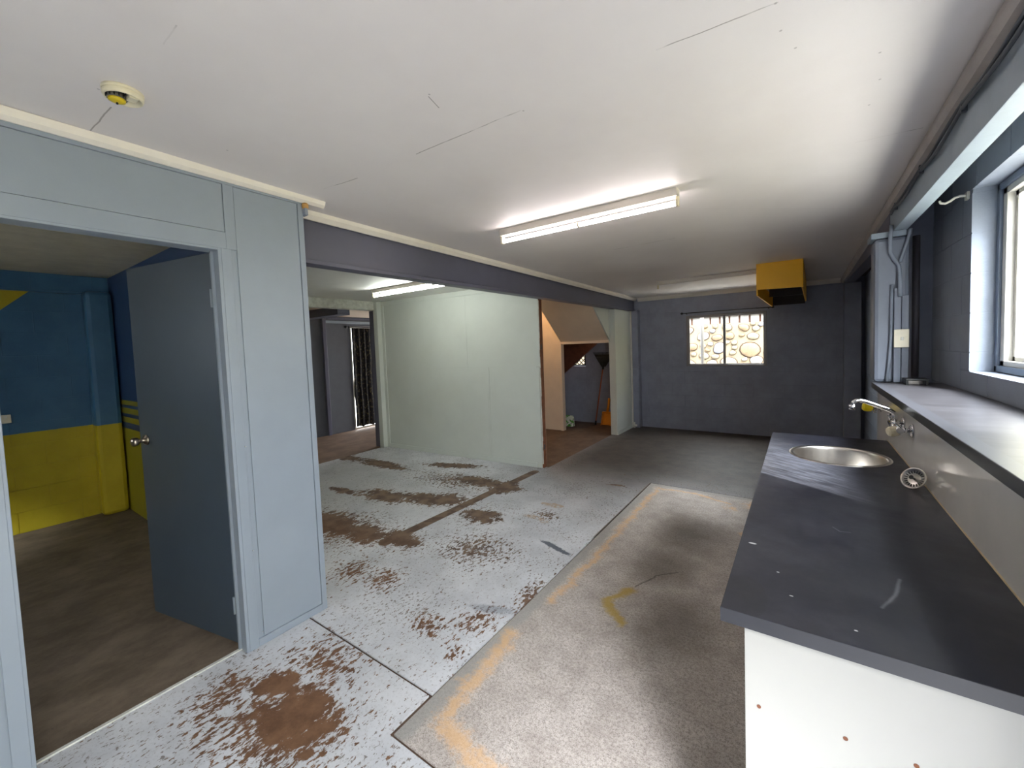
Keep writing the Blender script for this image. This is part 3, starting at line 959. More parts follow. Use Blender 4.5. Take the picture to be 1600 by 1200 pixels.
# smoke detector
sdx = Vector((-1.853, 0.440, ceil_z(0.44)))
sm = thing('smoke_detector', 'ivory smoke detector without its cover, yellow core showing', 'smoke detector', sdx)
B().lathe([(0.054, 0.001), (0.054, -0.008), (0.050, -0.010), (0.050, -0.001)], sdx, (0, 0, 1), 40).obj('base', M_detect, sm)
B().lathe([(0.051, -0.008), (0.053, -0.020), (0.050, -0.026), (0.046, -0.026), (0.045, -0.009)], sdx, (0, 0, 1), 40, cap=False).obj('rim', M_detect, sm)
cc = sdx + Vector((-0.012, -0.014, 0))
B().lathe([(0.026, -0.009), (0.026, -0.026), (0.024, -0.027)], cc, (0, 0, 1), 28).obj('sensor_chamber', M_detgrey, sm)
for i in range(14):
    a = 2 * PI * i / 14
    p = cc + Vector((math.cos(a) * 0.0262, math.sin(a) * 0.0262, 0))
    B().box(p.x - 0.0016, p.x + 0.0016, p.y - 0.0016, p.y + 0.0016, p.z - 0.026, p.z - 0.010).obj('vent_fin', M_black, sm)
B().lathe([(0.023, -0.026), (0.022, -0.033), (0.014, -0.037), (0.003, -0.038)], cc, (0, 0, 1), 28).obj('core_cap', M_detyel, sm)
B().lathe([(0.003, -0.037), (0.003, -0.044)], cc, (0, 0, 1), 8).obj('test_pin', M_black, sm)
B().box(sdx.x + 0.004, sdx.x + 0.040, sdx.y + 0.006, sdx.y + 0.030, sdx.z - 0.030, sdx.z - 0.009, 0.002).obj('battery', M_detect, sm)
for k in range(3):
    B().tube([(sdx.x + 0.004 + k * .01, sdx.y + 0.004, sdx.z - 0.02), (sdx.x + 0.009 + k * .01, sdx.y - 0.006, sdx.z - 0.026), (sdx.x + 0.012 + k * .01, sdx.y + 0.005, sdx.z - 0.012)], 0.0012, 6).obj('contact', M_black, sm)

# ================================================================== MIDDLE ROOM: green wall, posts, header
gA, gB = Vector((-5.36, 4.150, 0)), Vector((-2.605, 4.292, 0))     # front face line
gd = (gB - gA).normalized(); gn = Vector((-gd.y, gd.x, 0))          # into the wall (+y)
TH = 0.085


def on_green(s0, s1, d0, d1, z0, z1, bev=0.0):
    p = lambda s, d: gA + gd * s + gn * d
    q = [p(s0, d0), p(s1, d0), p(s1, d1), p(s0, d1)]
    return B().hexa([(v.x, v.y, z0) for v in q] + [(v.x, v.y, z1) for v in q], bev)


GL = (gB - gA).length
wg = empty_struct('wall_middle', 'pale green sheeted wall between the middle room and the stair hall', (gA.x, gA.y, 0))
SJ = 0.60 * GL
on_green(0, SJ - 0.001, 0, 0.012, 1.252, 2.285).obj('wall_sheet', M_green, wg)
on_green(SJ + 0.001, GL, 0, 0.012, 1.252, 2.285).obj('wall_sheet', M_green, wg)
on_green(0, 2.0, 0, 0.012, 0.0, 1.249).obj('wall_sheet', M_green, wg)
on_green(2.003, GL - 0.012, 0, 0.012, 0.0, 1.249).obj('wall_sheet', M_green, wg)
on_green(0.0, GL - 0.06, 0.013, TH, 0.0, 2.285).obj('wall_core', M_green, wg)
on_green(GL - 0.055, GL + 0.010, 0.013, TH, 0.0, 2.285, 0.003).obj('end_stud', M_brownwood, wg)
on_green(GL - 0.05, GL + 0.004, TH, TH + 0.012, 0.0, 2.285).obj('wall_sheet', M_cream, wg)
on_green(0.0, GL - 0.07, -0.012, 0, 0.0, 0.062, 0.003).obj('skirting', M_green, wg)
on_green(0.0, GL, -0.012, 0, 2.215, 2.285, 0.003).obj('top_batten', M_green, wg)
on_green(-0.005, 0.05, -0.014, 0, 0.0, 2.25, 0.003).obj('edge_batten', M_green, wg)
on_green(1.96, 1.975, -0.004, 0, 0.06, 0.9, 0.001).obj('joint_cover', M_green, wg)
for zz in (1.49, 0.26):
    on_green(GL + 0.008, GL + 0.013, 0.02, 0.05, zz - 0.03, zz + 0.03).obj('hinge_rebate', M_black, wg)
# chipped plaster edge
rr = random.Random(3)
ce = B()
zz = 0.05
while zz < 2.26:
    hh = rr.uniform(0.05, 0.16)
    w_ = rr.uniform(0.001, 0.009)
    q = [gA + gd * s + gn * d for s, d in ((GL - 0.004, 0.0), (GL + w_, 0.001), (GL + w_, 0.0125), (GL - 0.004, 0.0125))]
    ce.hexa([(v.x, v.y, zz) for v in q] + [(v.x, v.y, min(zz + hh, 2.28)) for v in q])
    zz += hh
ce.obj('chipped_edge', M_whitedirty, wg)

# white post and dark post at the opening into the back room, with the scuffed white header
struct(B().box(-5.455, -5.362, 4.060, 4.165, 0, 2.285, 0.004).obj('pillar_white', M_green), 'pale post at the end of the green wall')
struct(B().box(-5.590, -5.458, 4.085, 4.30, 0, 2.15, 0.004).obj('pillar_grey', M_beam), 'dark grey post beside the pale post, opening to the back room')
struct(B().box(-5.56, -5.43, 1.2, 4.10, 2.150, 2.284, 0.006).obj('beam_header', M_whitedirty), 'scuffed white timber header over the opening to the back room')
struct(box('wall_back_partition', M_beam, -5.59, -5.46, 4.30, 7.3, 0, 2.285), 'grey wall behind the grey post')
# back room
wbk = B()
wbk.box(-7.30, -7.18, 1.2, 4.79, 0, 2.25); wbk.box(-7.30, -7.18, 5.75, 7.45, 0, 2.25); wbk.box(-7.30, -7.18, 4.79, 5.75, 2.03, 2.25)
wbr = struct(wbk.obj('wall_back', M_backroom), 'dark slate wall of the back room')
B().box(-7.182, -7.168, 4.26, 4.75, 0.0, 1.22).obj('wall_sheet', M_backroom, wbr)
B().box(-7.182, -7.168, 4.26, 4.75, 1.224, 2.10).obj('wall_sheet', M_backroom, wbr)
B().box(-7.182, -7.120, 4.20, 4.27, 0, 2.20, 0.006).obj('upright', M_beam, wbr)
B().box(-7.182, -7.150, 4.27, 5.9, 2.07, 2.12, 0.004).obj('head_rail', M_beamR, wbr)
B().box(-7.182, -7.155, 4.27, 5.9, 2.14, 2.18, 0.004).obj('head_rail', M_beam, wbr)
struct(box('beam_back', M_beam, -7.18, -5.6, 3.55, 3.75, 2.08, 2.20), 'dark beam under the back room ceiling')
d2 = empty_struct('door_1', 'glazed outer door behind the dark curtain')
for r in ((4.79, 4.83, 0.0, 2.03), (5.71, 5.75, 0.0, 2.03), (4.83, 5.71, 0.0, 0.03), (4.83, 5.71, 1.99, 2.03)):
    B().box(-7.26, -7.20, r[0], r[1], r[2], r[3], 0.002).obj('frame', M_alucream, d2)
B().box(-7.235, -7.229, 4.83, 5.71, 0.03, 1.99).obj('pane', M_glass, d2)
ct = thing('curtain', 'long dark curtain with olive leaf print in the back room', 'curtain', (-7.12, 5.3, 2.0))
cu = B()
cols = []
NY = 60
for i in range(NY + 1):
    y = 4.800 + 1.05 * i / NY
    xo = -7.150 + 0.016 * math.sin(i / NY * 2 * PI * 9) + 0.006 * math.sin(i * 1.7)
    cols.append([cu.bm.verts.new((xo + 0.004 * math.sin(k * 1.3 + i * 0.4), y + 0.010 * math.sin(k * 0.9) * (1 - k / 12), 0.05 + 0.012 * math.sin(i * 0.5) * (k == 0) + (1.99 - 0.05) * k / 12)) for k in range(13)])
for a, c in zip(cols[:-1], cols[1:]):
    for k in range(12):
        f = cu.bm.faces.new([a[k], c[k], c[k + 1], a[k + 1]]); f.smooth = True
co = cu.obj('fabric', M_curtain, ct)
md = co.modifiers.new('solid', 'SOLIDIFY'); md.thickness = 0.003
cr2 = thing('curtain_rod', 'dark curtain pole with a round end carrying the leaf print curtain', 'curtain rod', (-7.12, 5.3, 2.02))
B().tube([(-7.150, 4.72, 2.010), (-7.150, 5.95, 2.010)], 0.010, 10).obj('rod', M_blackiron, cr2)
B().lathe([(0.008, -0.03), (0.024, -0.02), (0.028, 0.0), (0.024, 0.02), (0.01, 0.03)], (-7.150, 4.69, 2.010), (0, 1, 0), 16).obj('finial', M_blackiron, cr2)
B().tube([(-7.150, 4.765, 2.010), (-7.19, 4.765, 2.010)], 0.007, 8).obj('bracket', M_alu, cr2)

# ================================================================== STAIR HALL
struct(box('wall_stair_left', M_cream, -5.46, -3.452, 6.40, 6.50, 0, 2.285), 'cream wall beside the under-stair doorway')
uw = empty_struct('wall_stair', 'white sheeted wall with the under-stair doorway and sloping soffit')
B().hexa([(-2.573, 6.432, 0), (-2.463, 6.432, 0), (-2.452, 7.13, 0), (-2.56, 7.13, 0), (-2.573, 6.432, 2.06), (-2.463, 6.432, 2.06), (-2.452, 7.13, 2.055), (-2.56, 7.13, 2.055)], 0.003).obj('wall_panel', M_green, uw)
B().box(-2.470, -2.440, 7.125, 7.175, 0, 2.06, 0.003).obj('edge_trim', M_white, uw)
B().hexa([(-2.463, 6.44, 0), (-2.455, 6.44, 0), (-2.444, 7.12, 0), (-2.452, 7.12, 0), (-2.463, 6.44, 0.05), (-2.455, 6.44, 0.05), (-2.444, 7.12, 0.05), (-2.452, 7.12, 0.05)]).obj('skirting', M_green, uw)
# door head and left lining
B().box(-3.45, -2.573, 6.40, 6.47, 1.515, 1.555, 0.002).obj('door_head', M_cream, uw)
B().box(-3.470, -3.420, 6.37, 6.47, 0.0, 1.53, 0.002).obj('door_lining', M_cream, uw)
# sloping soffit of the stair flight
sf = B()
sf.hexa([(-3.45, 5.55, 2.285), (-2.573, 5.55, 2.285), (-2.573, 6.43, 1.545), (-3.45, 6.43, 1.545),
         (-3.45, 5.60, 2.35), (-2.573, 5.60, 2.35), (-2.573, 6.47, 1.60), (-3.45, 6.47, 1.60)])
sf.obj('soffit', M_cream, uw)
# white spandrel above the soffit, flush with the wall
B().prism([(-2.573, 5.55, 2.284), (-2.573, 6.432, 2.284), (-2.573, 6.432, 1.55)], (0.02, 0, 0)).obj('spandrel', M_green, uw)
B().box(-2.585, -2.545, 6.415, 6.436, 1.55, 2.06, 0.003).obj('edge_trim', M_green, uw)
# stair stringer inside the cupboard
st = B()
st.prism([(-4.15, 7.02, 0.62), (-2.95, 7.02, 1.58), (-2.95, 7.02, 2.20), (-4.15, 7.02, 1.75)], (0, 0.045, 0))
struct(st.obj('stair_stringer', M_stringer), 'dark brown sloping stair timber in the under-stair space')
struct(box('wall_cupboard_side', M_block, -4.3, -4.2, 6.5, 7.3, 0, 2.285), 'side wall of the under-stair space')
# little window with diamond grille
w2 = empty_struct('window_2', 'small window with a diamond grille under the stair')
x0, x1, z0, z1 = swin
for r in ((x0, x0 + 0.025, z0, z1), (x1 - 0.025, x1, z0, z1), (x0, x1, z0, z0 + 0.025), (x0, x1, z1 - 0.025, z1)):
    B().box(r[0], r[1], YF + 0.01, YF + 0.05, r[2], r[3]).obj('frame', M_blackiron, w2)
B().box(x0 + 0.02, x1 - 0.02, YF + 0.04, YF + 0.045, z0 + 0.02, z1 - 0.02).obj('pane', M_glass, w2)
g = B()
stp = 0.085
for sgn in (1, -1):
    k = -8
    while k < 20:
        c = x0 + k * stp
        pts = []
        zA, zB = z0 + 0.02, z1 - 0.02
        xa, xb = c, c + sgn * (zB - zA)
        lo, hi = x0 + 0.02, x1 - 0.02
        ta, tb = 0.0, 1.0
        dx = xb - xa
        t1, t2 = sorted(((lo - xa) / dx, (hi - xa) / dx))
        ta, tb = max(ta, t1), min(tb, t2)
        if tb - ta > 0.05:
            g.tube([(xa + dx * ta, YF + 0.02, zA + (zB - zA) * ta), (xa + dx * tb, YF + 0.02, zA + (zB - zA) * tb)], 0.009, 6)
        k += 1
go = g.obj('grille', M_blackiron, w2)

# broom-like rake, dustpan, plank, bag
rk = thing('leaf_rake', 'black fan leaf rake standing head up on a red-brown handle', 'rake', (-3.13, 7.1, 0.0))
B().tube([(-3.133, 7.10, 0.06), (-2.991, 7.16, 1.06)], 0.012, 10).obj('handle', M_terra, rk)
B().tube([(-3.138, 7.098, 0.003), (-3.130, 7.102, 0.08)], [0.018, 0.016], 10).obj('handle_cap', M_black, rk)
hb = B()
apex = Vector((-2.991, 7.16, 1.03))
B().tube([apex, apex + Vector((0.012, 0.004, 0.10))], [0.018, 0.024], 10).obj('socket', M_black, rk)
for i in range(17):
    u = -1 + 2 * i / 16
    e = apex + Vector((0.02 + 0.20 * u, 0.02, 0.30))
    hb.tube([apex + Vector((0.01 * u, 0, 0.04)), apex + (e - apex) * 0.6, e, e + Vector((0.002 * u, -0.02, 0.015))], 0.006, 6)
hb.prism([tuple(apex + Vector((-0.03, 0.004, 0.05))), tuple(apex + Vector((0.05, 0.004, 0.05))), tuple(apex + Vector((0.205, 0.016, 0.275))), tuple(apex + Vector((-0.165, 0.016, 0.275)))], (0, 0.006, 0))
for f_ in (0.45, 0.75):
    hb.tube([apex + Vector((0.02 - 0.2 * f_, 0.012, 0.3 * f_)), apex + Vector((0.02 + 0.2 * f_, 0.012, 0.3 * f_))], 0.007, 6)
hb.obj('rake_head', M_black, rk)
dp = thing('dustpan', 'orange long-handled scoop leaning in the under-stair space', 'scoop', (-2.94, 7.15, 0.0))
sc = B()
sc.hexa([(-3.035, 7.13, 0.004), (-2.845, 7.13, 0.004), (-2.845, 7.15, 0.004), (-3.035, 7.15, 0.004), (-3.03, 7.20, 0.225), (-2.85, 7.20, 0.225), (-2.85, 7.215, 0.225), (-3.03, 7.215, 0.225)], 0.004)
sc.hexa([(-3.035, 7.08, 0.004), (-3.020, 7.08, 0.004), (-3.020, 7.15, 0.004), (-3.035, 7.15, 0.004), (-3.03, 7.16, 0.225), (-3.015, 7.16, 0.225), (-3.015, 7.205, 0.225), (-3.03, 7.205, 0.225)], 0.003)
sc.hexa([(-2.86, 7.08, 0.004), (-2.845, 7.08, 0.004), (-2.845, 7.15, 0.004), (-2.86, 7.15, 0.004), (-2.865, 7.16, 0.225), (-2.85, 7.16, 0.225), (-2.85, 7.205, 0.225), (-2.865, 7.205, 0.225)], 0.003)
sc.box(-3.03, -2.85, 7.155, 7.215, 0.215, 0.245, 0.006)
sc.obj('scoop', M_orange, dp)
B().tube([(-2.94, 7.19, 0.23), (-2.925, 7.22, 0.36), (-2.915, 7.245, 0.49)], [0.026, 0.020, 0.024], 12).obj('handle', M_orange, dp)
tag(B().hexa([(-2.885, 7.225, 0), (-2.80, 7.225, 0), (-2.80, 7.25, 0), (-2.885, 7.25, 0), (-2.875, 7.27, 0.90), (-2.79, 7.27, 0.90), (-2.79, 7.29, 0.90), (-2.875, 7.29, 0.90)], 0.003).obj('timber_offcut', M_stringer),
    'brown board leaning on the wall behind the orange scoop', 'board')
bg = B()
bg.hexa([(-3.60, 6.74, 0), (-3.43, 6.74, 0), (-3.43, 6.84, 0), (-3.60, 6.84, 0), (-3.595, 6.755, 0.185), (-3.435, 6.75, 0.175), (-3.435, 6.825, 0.178), (-3.595, 6.83, 0.19)], 0.018)
bgo = thing('carry_pack', 'green and white printed pack on the floor inside the under-stair doorway', 'pack', (-3.52, 6.79, 0))
bg.obj('pack_body', M_bag, bgo)
B().box(-3.59, -3.44, 6.785, 6.795, 0.175, 0.200, 0.002).obj('pack_seal', M_bag, bgo)
# capped pipe stub by the pier
ps = thing('pipe_stub', 'short white capped pipe at the foot of the far left pier', 'pipe', (-2.41, 7.12, 0))
B().tube([(-2.415, 7.135, 0.0), (-2.415, 7.135, 0.10)], 0.014, 12).obj('pipe', M_white, ps)
B().tube([(-2.415, 7.135, 0.045), (-2.375, 7.12, 0.045)], [0.016, 0.020], 12).obj('cap', M_white, ps)

# warm lamp of the stair hall (a bare bulb in a batten holder behind the green wall)
lb = thing('ceiling_bulb', 'bare warm bulb in a batten holder, stair hall ceiling behind the green wall', 'light', (-3.75, 5.74, 2.285))
B().lathe([(0.045, 0.0), (0.045, -0.012), (0.022, -0.02), (0.020, -0.045)], (-3.75, 5.74, 2.285), (0, 0, 1), 20).obj('lamp_holder', M_white, lb)
M_bulb = emit('warm_bulb', (255, 196, 128), 30.0)
B().lathe([(0.012, -0.045), (0.020, -0.06), (0.030, -0.085), (0.028, -0.105), (0.015, -0.118), (0.003, -0.121)], (-3.75, 5.74, 2.285), (0, 0, 1), 20).obj('bulb', M_bulb, lb)
pl = bpy.data.lights.new('bulb_light', 'POINT'); pl.energy = 7; pl.color = (1.0, 0.62, 0.32); pl.shadow_soft_size = 0.04
plo = bpy.data.objects.new('bulb_light', pl); COL.objects.link(plo); plo.location = (-3.75, 5.74, 2.12); attach(plo, lb)
plo.matrix_parent_inverse = Matrix.Translation((3.75, -5.74, -2.285))

# ================================================================== RIGHT WALL
XW = 0.70
wr_ = empty_struct('wall_right', 'steel blue block wall on the right with a large window')
W3 = (1.38, 3.06, 1.29, 2.20)
D2 = (-1.20, 0.10, -0.02, 2.11)
block_wall(wr_, 'y', XW, 0.16, YB, 7.30, 0.0, 2.40, -0.015, M_blockR, holes=[W3, D2], gap=0.005)
struct(box('wall_front', M_blockR, -2.4, 0.86, YB - 0.12, YB, 0, 2.5), 'closed front wall behind the camera')
dr2 = empty_struct('door_2', 'open side doorway in the right wall, behind the camera')
for r in ((D2[0], D2[0] + 0.04, 0.0, 2.10), (D2[1] - 0.04, D2[1], 0.0, 2.10), (D2[0] + 0.04, D2[1] - 0.04, 2.06, 2.10)):
    B().box(XW + 0.02, XW + 0.14, r[0], r[1], r[2], r[3], 0.002).obj('frame', M_alucream, dr2)
# window 3
w3 = empty_struct('window_3', 'large aluminium window in the right wall')
y0, y1, z0, z1 = W3
fx = XW + 0.085
for r in ((y0, y0 + 0.03, z0, z1), (y1 - 0.03, y1, z0, z1), (y0, y1, z0, z0 + 0.03), (y0, y1, z1 - 0.03, z1)):
    B().box(fx, fx + 0.075, r[0], r[1], r[2], r[3], 0.002).obj('subframe', M_subframe, w3)
for r in ((y0 + .03, y0 + 0.07, z0 + .03, z1 - .03), (y1 - 0.075, y1 - .03, z0 + .03, z1 - .03), (y0 + .03, y1 - .03, z0 + .03, z0 + 0.055), (y0 + .03, y1 - .03, z1 - 0.06, z1 - .03)):
    B().box(fx + 0.012, fx + 0.06, r[0], r[1], r[2], r[3], 0.002).obj('frame', M_alucream, w3)
for a, c, xo in ((y0 + 0.07, 2.24, 0.018), (2.20, y1 - 0.075, 0.040)):
    sh = B()
    for r in ((a, a + 0.028, z0 + .055, z1 - .06), (c - 0.028, c, z0 + .055, z1 - .06), (a, c, z0 + .055, z0 + .075), (a, c, z1 - .08, z1 - .06)):
        sh.box(fx + xo, fx + xo + 0.018, r[0], r[1], r[2], r[3])
    so_ = sh.obj('sash', M_alucream, w3)
    B().box(fx + xo + 0.007, fx + xo + 0.011, a + 0.02, c - 0.02, z0 + 0.065, z1 - 0.07).obj('pane', M_glass, so_)
# white hook on the wall
hk = thing('curtain_hook', 'white metal rod hook on the right wall at the window corner', 'hook', (0.70, 3.12, 2.18))
B().tube([(0.700, 3.12, 2.185), (0.672, 3.13, 2.193), (0.655, 3.135, 2.190), (0.640, 3.14, 2.178), (0.622, 3.145, 2.170), (0.606, 3.15, 2.176), (0.600, 3.15, 2.190)], 0.0065, 8).obj('hook_arm', M_white, hk)
B().box(0.690, 0.702, 3.10, 3.14, 2.165, 2.205, 0.002).obj('hook_plate', M_white, hk)

# steel beams over the bench, cornice, cables
struct(B().box(0.465, 0.530, YB, 3.60, 2.128, 2.36, 0.002).obj('beam_right', M_beamR), 'blue-grey steel beam along the right of the ceiling')
b = B()
b.hexa([(0.462, 3.601, 2.128), (0.555, 3.601, 2.128), (0.575, 7.20, 2.190), (0.465, 7.20, 2.190), (0.462, 3.601, 2.34), (0.555, 3.601, 2.34), (0.575, 7.20, 2.28), (0.465, 7.20, 2.28)], 0.002)
struct(b.obj('beam_right_far', M_beam), 'farther dark length of the right ceiling beam')
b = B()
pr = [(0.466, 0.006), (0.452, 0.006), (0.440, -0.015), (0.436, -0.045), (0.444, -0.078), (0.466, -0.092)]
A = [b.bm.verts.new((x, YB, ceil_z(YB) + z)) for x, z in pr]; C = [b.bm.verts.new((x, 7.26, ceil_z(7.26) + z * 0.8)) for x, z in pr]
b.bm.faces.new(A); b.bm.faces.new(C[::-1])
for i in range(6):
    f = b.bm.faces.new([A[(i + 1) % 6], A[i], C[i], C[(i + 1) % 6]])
struct(b.obj('trim_4', M_corniceR), 'beige-grey cornice between the ceiling and the right beam')
cbl = thing('cable_run', 'pair of dark cables sagging along the right ceiling beam', 'cable', (0.46, 2.0, 2.26))
for off, ph_, nm in ((0.0, 0.0, 'cable'), (-0.020, 0.8, 'cable')):
    pts = []
    y = -1.0
    while y < 3.45:
        seg_ = (y + 1.0) % 0.62 / 0.62
        pts.append((0.4535 - 0.006 * abs(math.sin(seg_ * PI)) + 0.002 * math.sin(ph_ + y * 5), y, ceil_z(y) - 0.094 + off - 0.022 * math.sin(seg_ * PI) + 0.004 * math.sin(ph_ * 3 + y * 9)))
        y += 0.05
    B().tube(pts, 0.0065, 8).obj('cable', M_cable, cbl)
for yk in (-0.38, 0.24, 0.86, 1.48, 2.10, 2.72, 3.34):
    B().box(0.448, 0.4645, yk - 0.008, yk + 0.008, ceil_z(yk) - 0.125, ceil_z(yk) - 0.085, 0.002).obj('cable_clip', M_cable, cbl)

# column with conduits and switch
colm = B().box(0.378, 0.545, 3.50, 3.66, 1.188, 2.095, 0.022).obj('pillar_bench', M_colm)
struct(colm, 'blue-grey post at the end of the bench ledge')
struct(B().box(0.362, 0.550, 3.485, 3.68, 2.094, 2.128, 0.003).obj('trim_5', M_beamR), 'bearing plate on top of the bench post')
struct(box('pillar_wall', M_block, 0.560, 0.702, 3.80, 4.00, 0, 2.4), 'block pier between the bench post and the right wall')
tag(B().tube([(0.588, 3.60, 1.187), (0.588, 3.60, 2.10)], 0.018, 14).obj('down_pipe', M_stringer2), 'dark pipe standing in the shadowed corner behind the bench post', 'pipe')
cd_ = thing('cable_conduit', 'grey conduits forming a Y above two flat cover strips on the bench post', 'conduit', (0.48, 3.49, 1.9))
B().tube([(0.452, 3.452, 2.16), (0.450, 3.472, 2.07), (0.452, 3.486, 2.00), (0.470, 3.488, 1.955), (0.492, 3.488, 1.915), (0.497, 3.486, 1.86), (0.497, 3.472, 1.79), (0.497, 3.466, 1.72)], 0.0105, 10).obj('conduit', M_pipe, cd_)
B().tube([(0.540, 3.46, 2.125), (0.532, 3.486, 2.07), (0.512, 3.488, 1.99), (0.497, 3.488, 1.935)], 0.0085, 10).obj('conduit', M_pipe, cd_)
B().tube([(0.462, 3.489, 1.80), (0.460, 3.489, 1.6), (0.459, 3.489, 1.46), (0.452, 3.489, 1.34), (0.440, 3.490, 1.195)], 0.0075, 10).obj('conduit', M_pipe, cd_)
B().box(0.471, 0.504, 3.478, 3.502, 1.190, 1.775, 0.003).obj('cover_strip', M_colm, cd_)
B().box(0.507, 0.540, 3.482, 3.502, 1.190, 1.730, 0.003).obj('cover_strip', M_colm, cd_)
swt = thing('light_switch', 'cream light switch on the bench post', 'switch', (0.505, 3.475, 1.46))
B().box(0.470, 0.540, 3.466, 3.478, 1.408, 1.520, 0.004).obj('plate', M_switch, swt)
B().box(0.500, 0.514, 3.460, 3.467, 1.453, 1.472, 0.002).obj('rocker', M_white, swt)

# ledge (capping shelf) and splashback
tag(B().box(0.372, 0.699, 0.74, 3.535, 1.150, 1.186, 0.002).obj('bench_ledge', M_ledge), 'charcoal laminate ledge over the splashback below the right window', 'ledge')
spb = thing('splashback', 'glossy pale splashback behind the black bench', 'splashback', (0.4, 2.0, 0.9))
B().box(0.395, 0.413, 0.75, 3.075, 0.880, 1.150, 0.002).obj('panel', M_splash, spb)
B().box(0.399, 0.417, 3.080, 3.500, 0.40, 1.150, 0.002).obj('panel', M_splash, spb)
sl = B()
yy = 0.99
rr = random.Random(5)
while yy < 3.06:
    L_ = rr.uniform(0.05, 0.16)
    sl.box(0.3925 - rr.uniform(0, 0.0003), 0.396, yy, min(yy + L_, 3.07), 0.8995, 0.901 + rr.uniform(0.001, 0.004))
    yy += L_
sl.obj('sealant_bead', plain('old_sealant', (196, 178, 146), 0.7), spb)
struct(box('wall_bench', M_blockR, 0.418, 0.69, 0.75, 3.50, 0.0, 1.149), 'low wall behind the bench that carries the ledge')

# ================================================================== BENCH
CTZ = 0.90
bn = thing('bench_cabinet', 'long white cabinet under the charcoal worktop on the right', 'cabinet', (0.15, 2.0, 0.0))
B().box(-0.106, 0.394, 1.022, 1.040, 0.0, 0.868, 0.001).obj('end_panel', M_cab, bn)
B().box(-0.106, 0.394, 3.02, 3.038, 0.0, 0.868, 0.001).obj('end_panel', M_cab, bn)
B().box(0.376, 0.394, 1.040, 3.02, 0.0, 0.868).obj('back_panel', M_cab, bn)
B().box(-0.06, 0.376, 1.040, 3.02, 0.10, 0.118).obj('base_shelf', M_cab, bn)
B().box(-0.06, -0.044, 1.040, 3.02, 0.0, 0.10).obj('kickboard', M_black, bn)
for i in range(4):
    ya = 1.042 + i * 0.4945
    d_ = B().box(-0.104, -0.087, ya + 0.002, ya + 0.4925, 0.11, 0.862, 0.002).obj('cabinet_door', M_cab, bn)
for p in ((-0.079, 0.678), (0.072, 0.684), (0.176, 0.686)):
    B().lathe([(0.0042, 0.0), (0.0042, 0.0012)], (p[0], 1.0222, p[1]), (0, -1, 0), 10).obj('screw_hole', M_brownwood, bn)

SX, SY, SR = 0.148, 2.585, 0.203
wt = thing('worktop', 'charcoal laminate worktop with a round sink cut in', 'worktop', (0.12, 2.0, CTZ))
b = B()
X0w, X1w, Y0w, Y1w = -0.150, 0.392, 0.995, 3.060
za, zb = CTZ - 0.032, CTZ
N = 48
corners = [math.atan2(Y0w - SY, X1w - SX), math.atan2(Y1w - SY, X1w - SX), math.atan2(Y1w - SY, X0w - SX), math.atan2(Y0w - SY, X0w - SX)]
angs = sorted([-PI + 2 * PI * k / N for k in range(N)] + corners)
def edge_pt(a):
    c, s = math.cos(a), math.sin(a)
    t = min(((X1w - SX) / c if c > 1e-9 else (X0w - SX) / c if c < -1e-9 else 1e9), ((Y1w - SY) / s if s > 1e-9 else (Y0w - SY) / s if s < -1e-9 else 1e9))
    return SX + c * t, SY + s * t
ri = SR - 0.012
rings = [[], [], [], []]
for a in angs:
    ex, ey = edge_pt(a)
    ix, iy = SX + ri * math.cos(a), SY + ri * math.sin(a)
    rings[0].append(b.bm.verts.new((ix, iy, zb))); rings[1].append(b.bm.verts.new((ex, ey, zb)))
    rings[2].append(b.bm.verts.new((ex, ey, za))); rings[3].append(b.bm.verts.new((ix, iy, za)))
n = len(angs)
for q in range(4):
    a_, c_ = rings[q], rings[(q + 1) % 4]
    for i in range(n):
        b.bm.faces.new([a_[i], a_[(i + 1) % n], c_[(i + 1) % n], c_[i]])
b.obj('top', M_counter, wt)
B().box(-0.1505, 0.392, 0.9935, 0.9965, za, zb - 0.0005).obj('front_edging', plain('grey_edge_strip', (40, 40, 46), 0.4), wt)

sk = thing('sink', 'round stainless steel sink set in the charcoal worktop', 'sink', (SX, SY, CTZ))
B().lathe([(SR, 0.0005), (SR - 0.002, 0.003), (SR - 0.012, 0.0035), (SR - 0.018, 0.0), (SR - 0.024, -0.015), (SR - 0.028, -0.13), (SR - 0.045, -0.155), (SR - 0.08, -0.165), (0.045, -0.170),
           (0.044, -0.171), (SR - 0.08, -0.167), (SR - 0.045, -0.157), (SR - 0.030, -0.132), (SR - 0.026, -0.015), (SR - 0.020, -0.001)], (SX, SY, CTZ), (0, 0, 1), 56, cap=False).obj('bowl', M_steel, sk)
B().lathe([(0.046, -0.169), (0.040, -0.168), (0.036, -0.176), (0.006, -0.178)], (SX, SY, CTZ), (0, 0, 1), 28).obj('drain', M_chrome, sk)

# basket strainer leaning on the splashback
sp0 = Vector((0.352, 2.158, 0.938))
sn = Vector((-0.62, -0.62, 0.48)).normalized()
stn = thing('sink_strainer', 'round steel basket strainer leaning against the splashback', 'strainer', (sp0.x, sp0.y, 0.9))
B().lathe([(0.041, -0.003), (0.043, 0.0), (0.042, 0.003), (0.037, 0.002), (0.034, -0.004), (0.030, -0.006), (0.004, -0.006)], sp0, sn, 40, cap=False).obj('dish', M_steel, stn)
B().lathe([(0.039, -0.004), (0.033, -0.012), (0.024, -0.030), (0.004, -0.031)], sp0, sn, 30, cap=False).obj('basket', M_steel, stn)
e1 = sn.orthogonal().normalized(); e2 = sn.cross(e1)
for i in range(20):
    a = 2 * PI * i / 20
    d_ = e1 * math.cos(a) + e2 * math.sin(a)
    B().tube([sp0 + d_ * 0.0225 + sn * -0.0045, sp0 + d_ * 0.0325 + sn * -0.003], 0.0016, 6).obj('slot', M_black, stn)
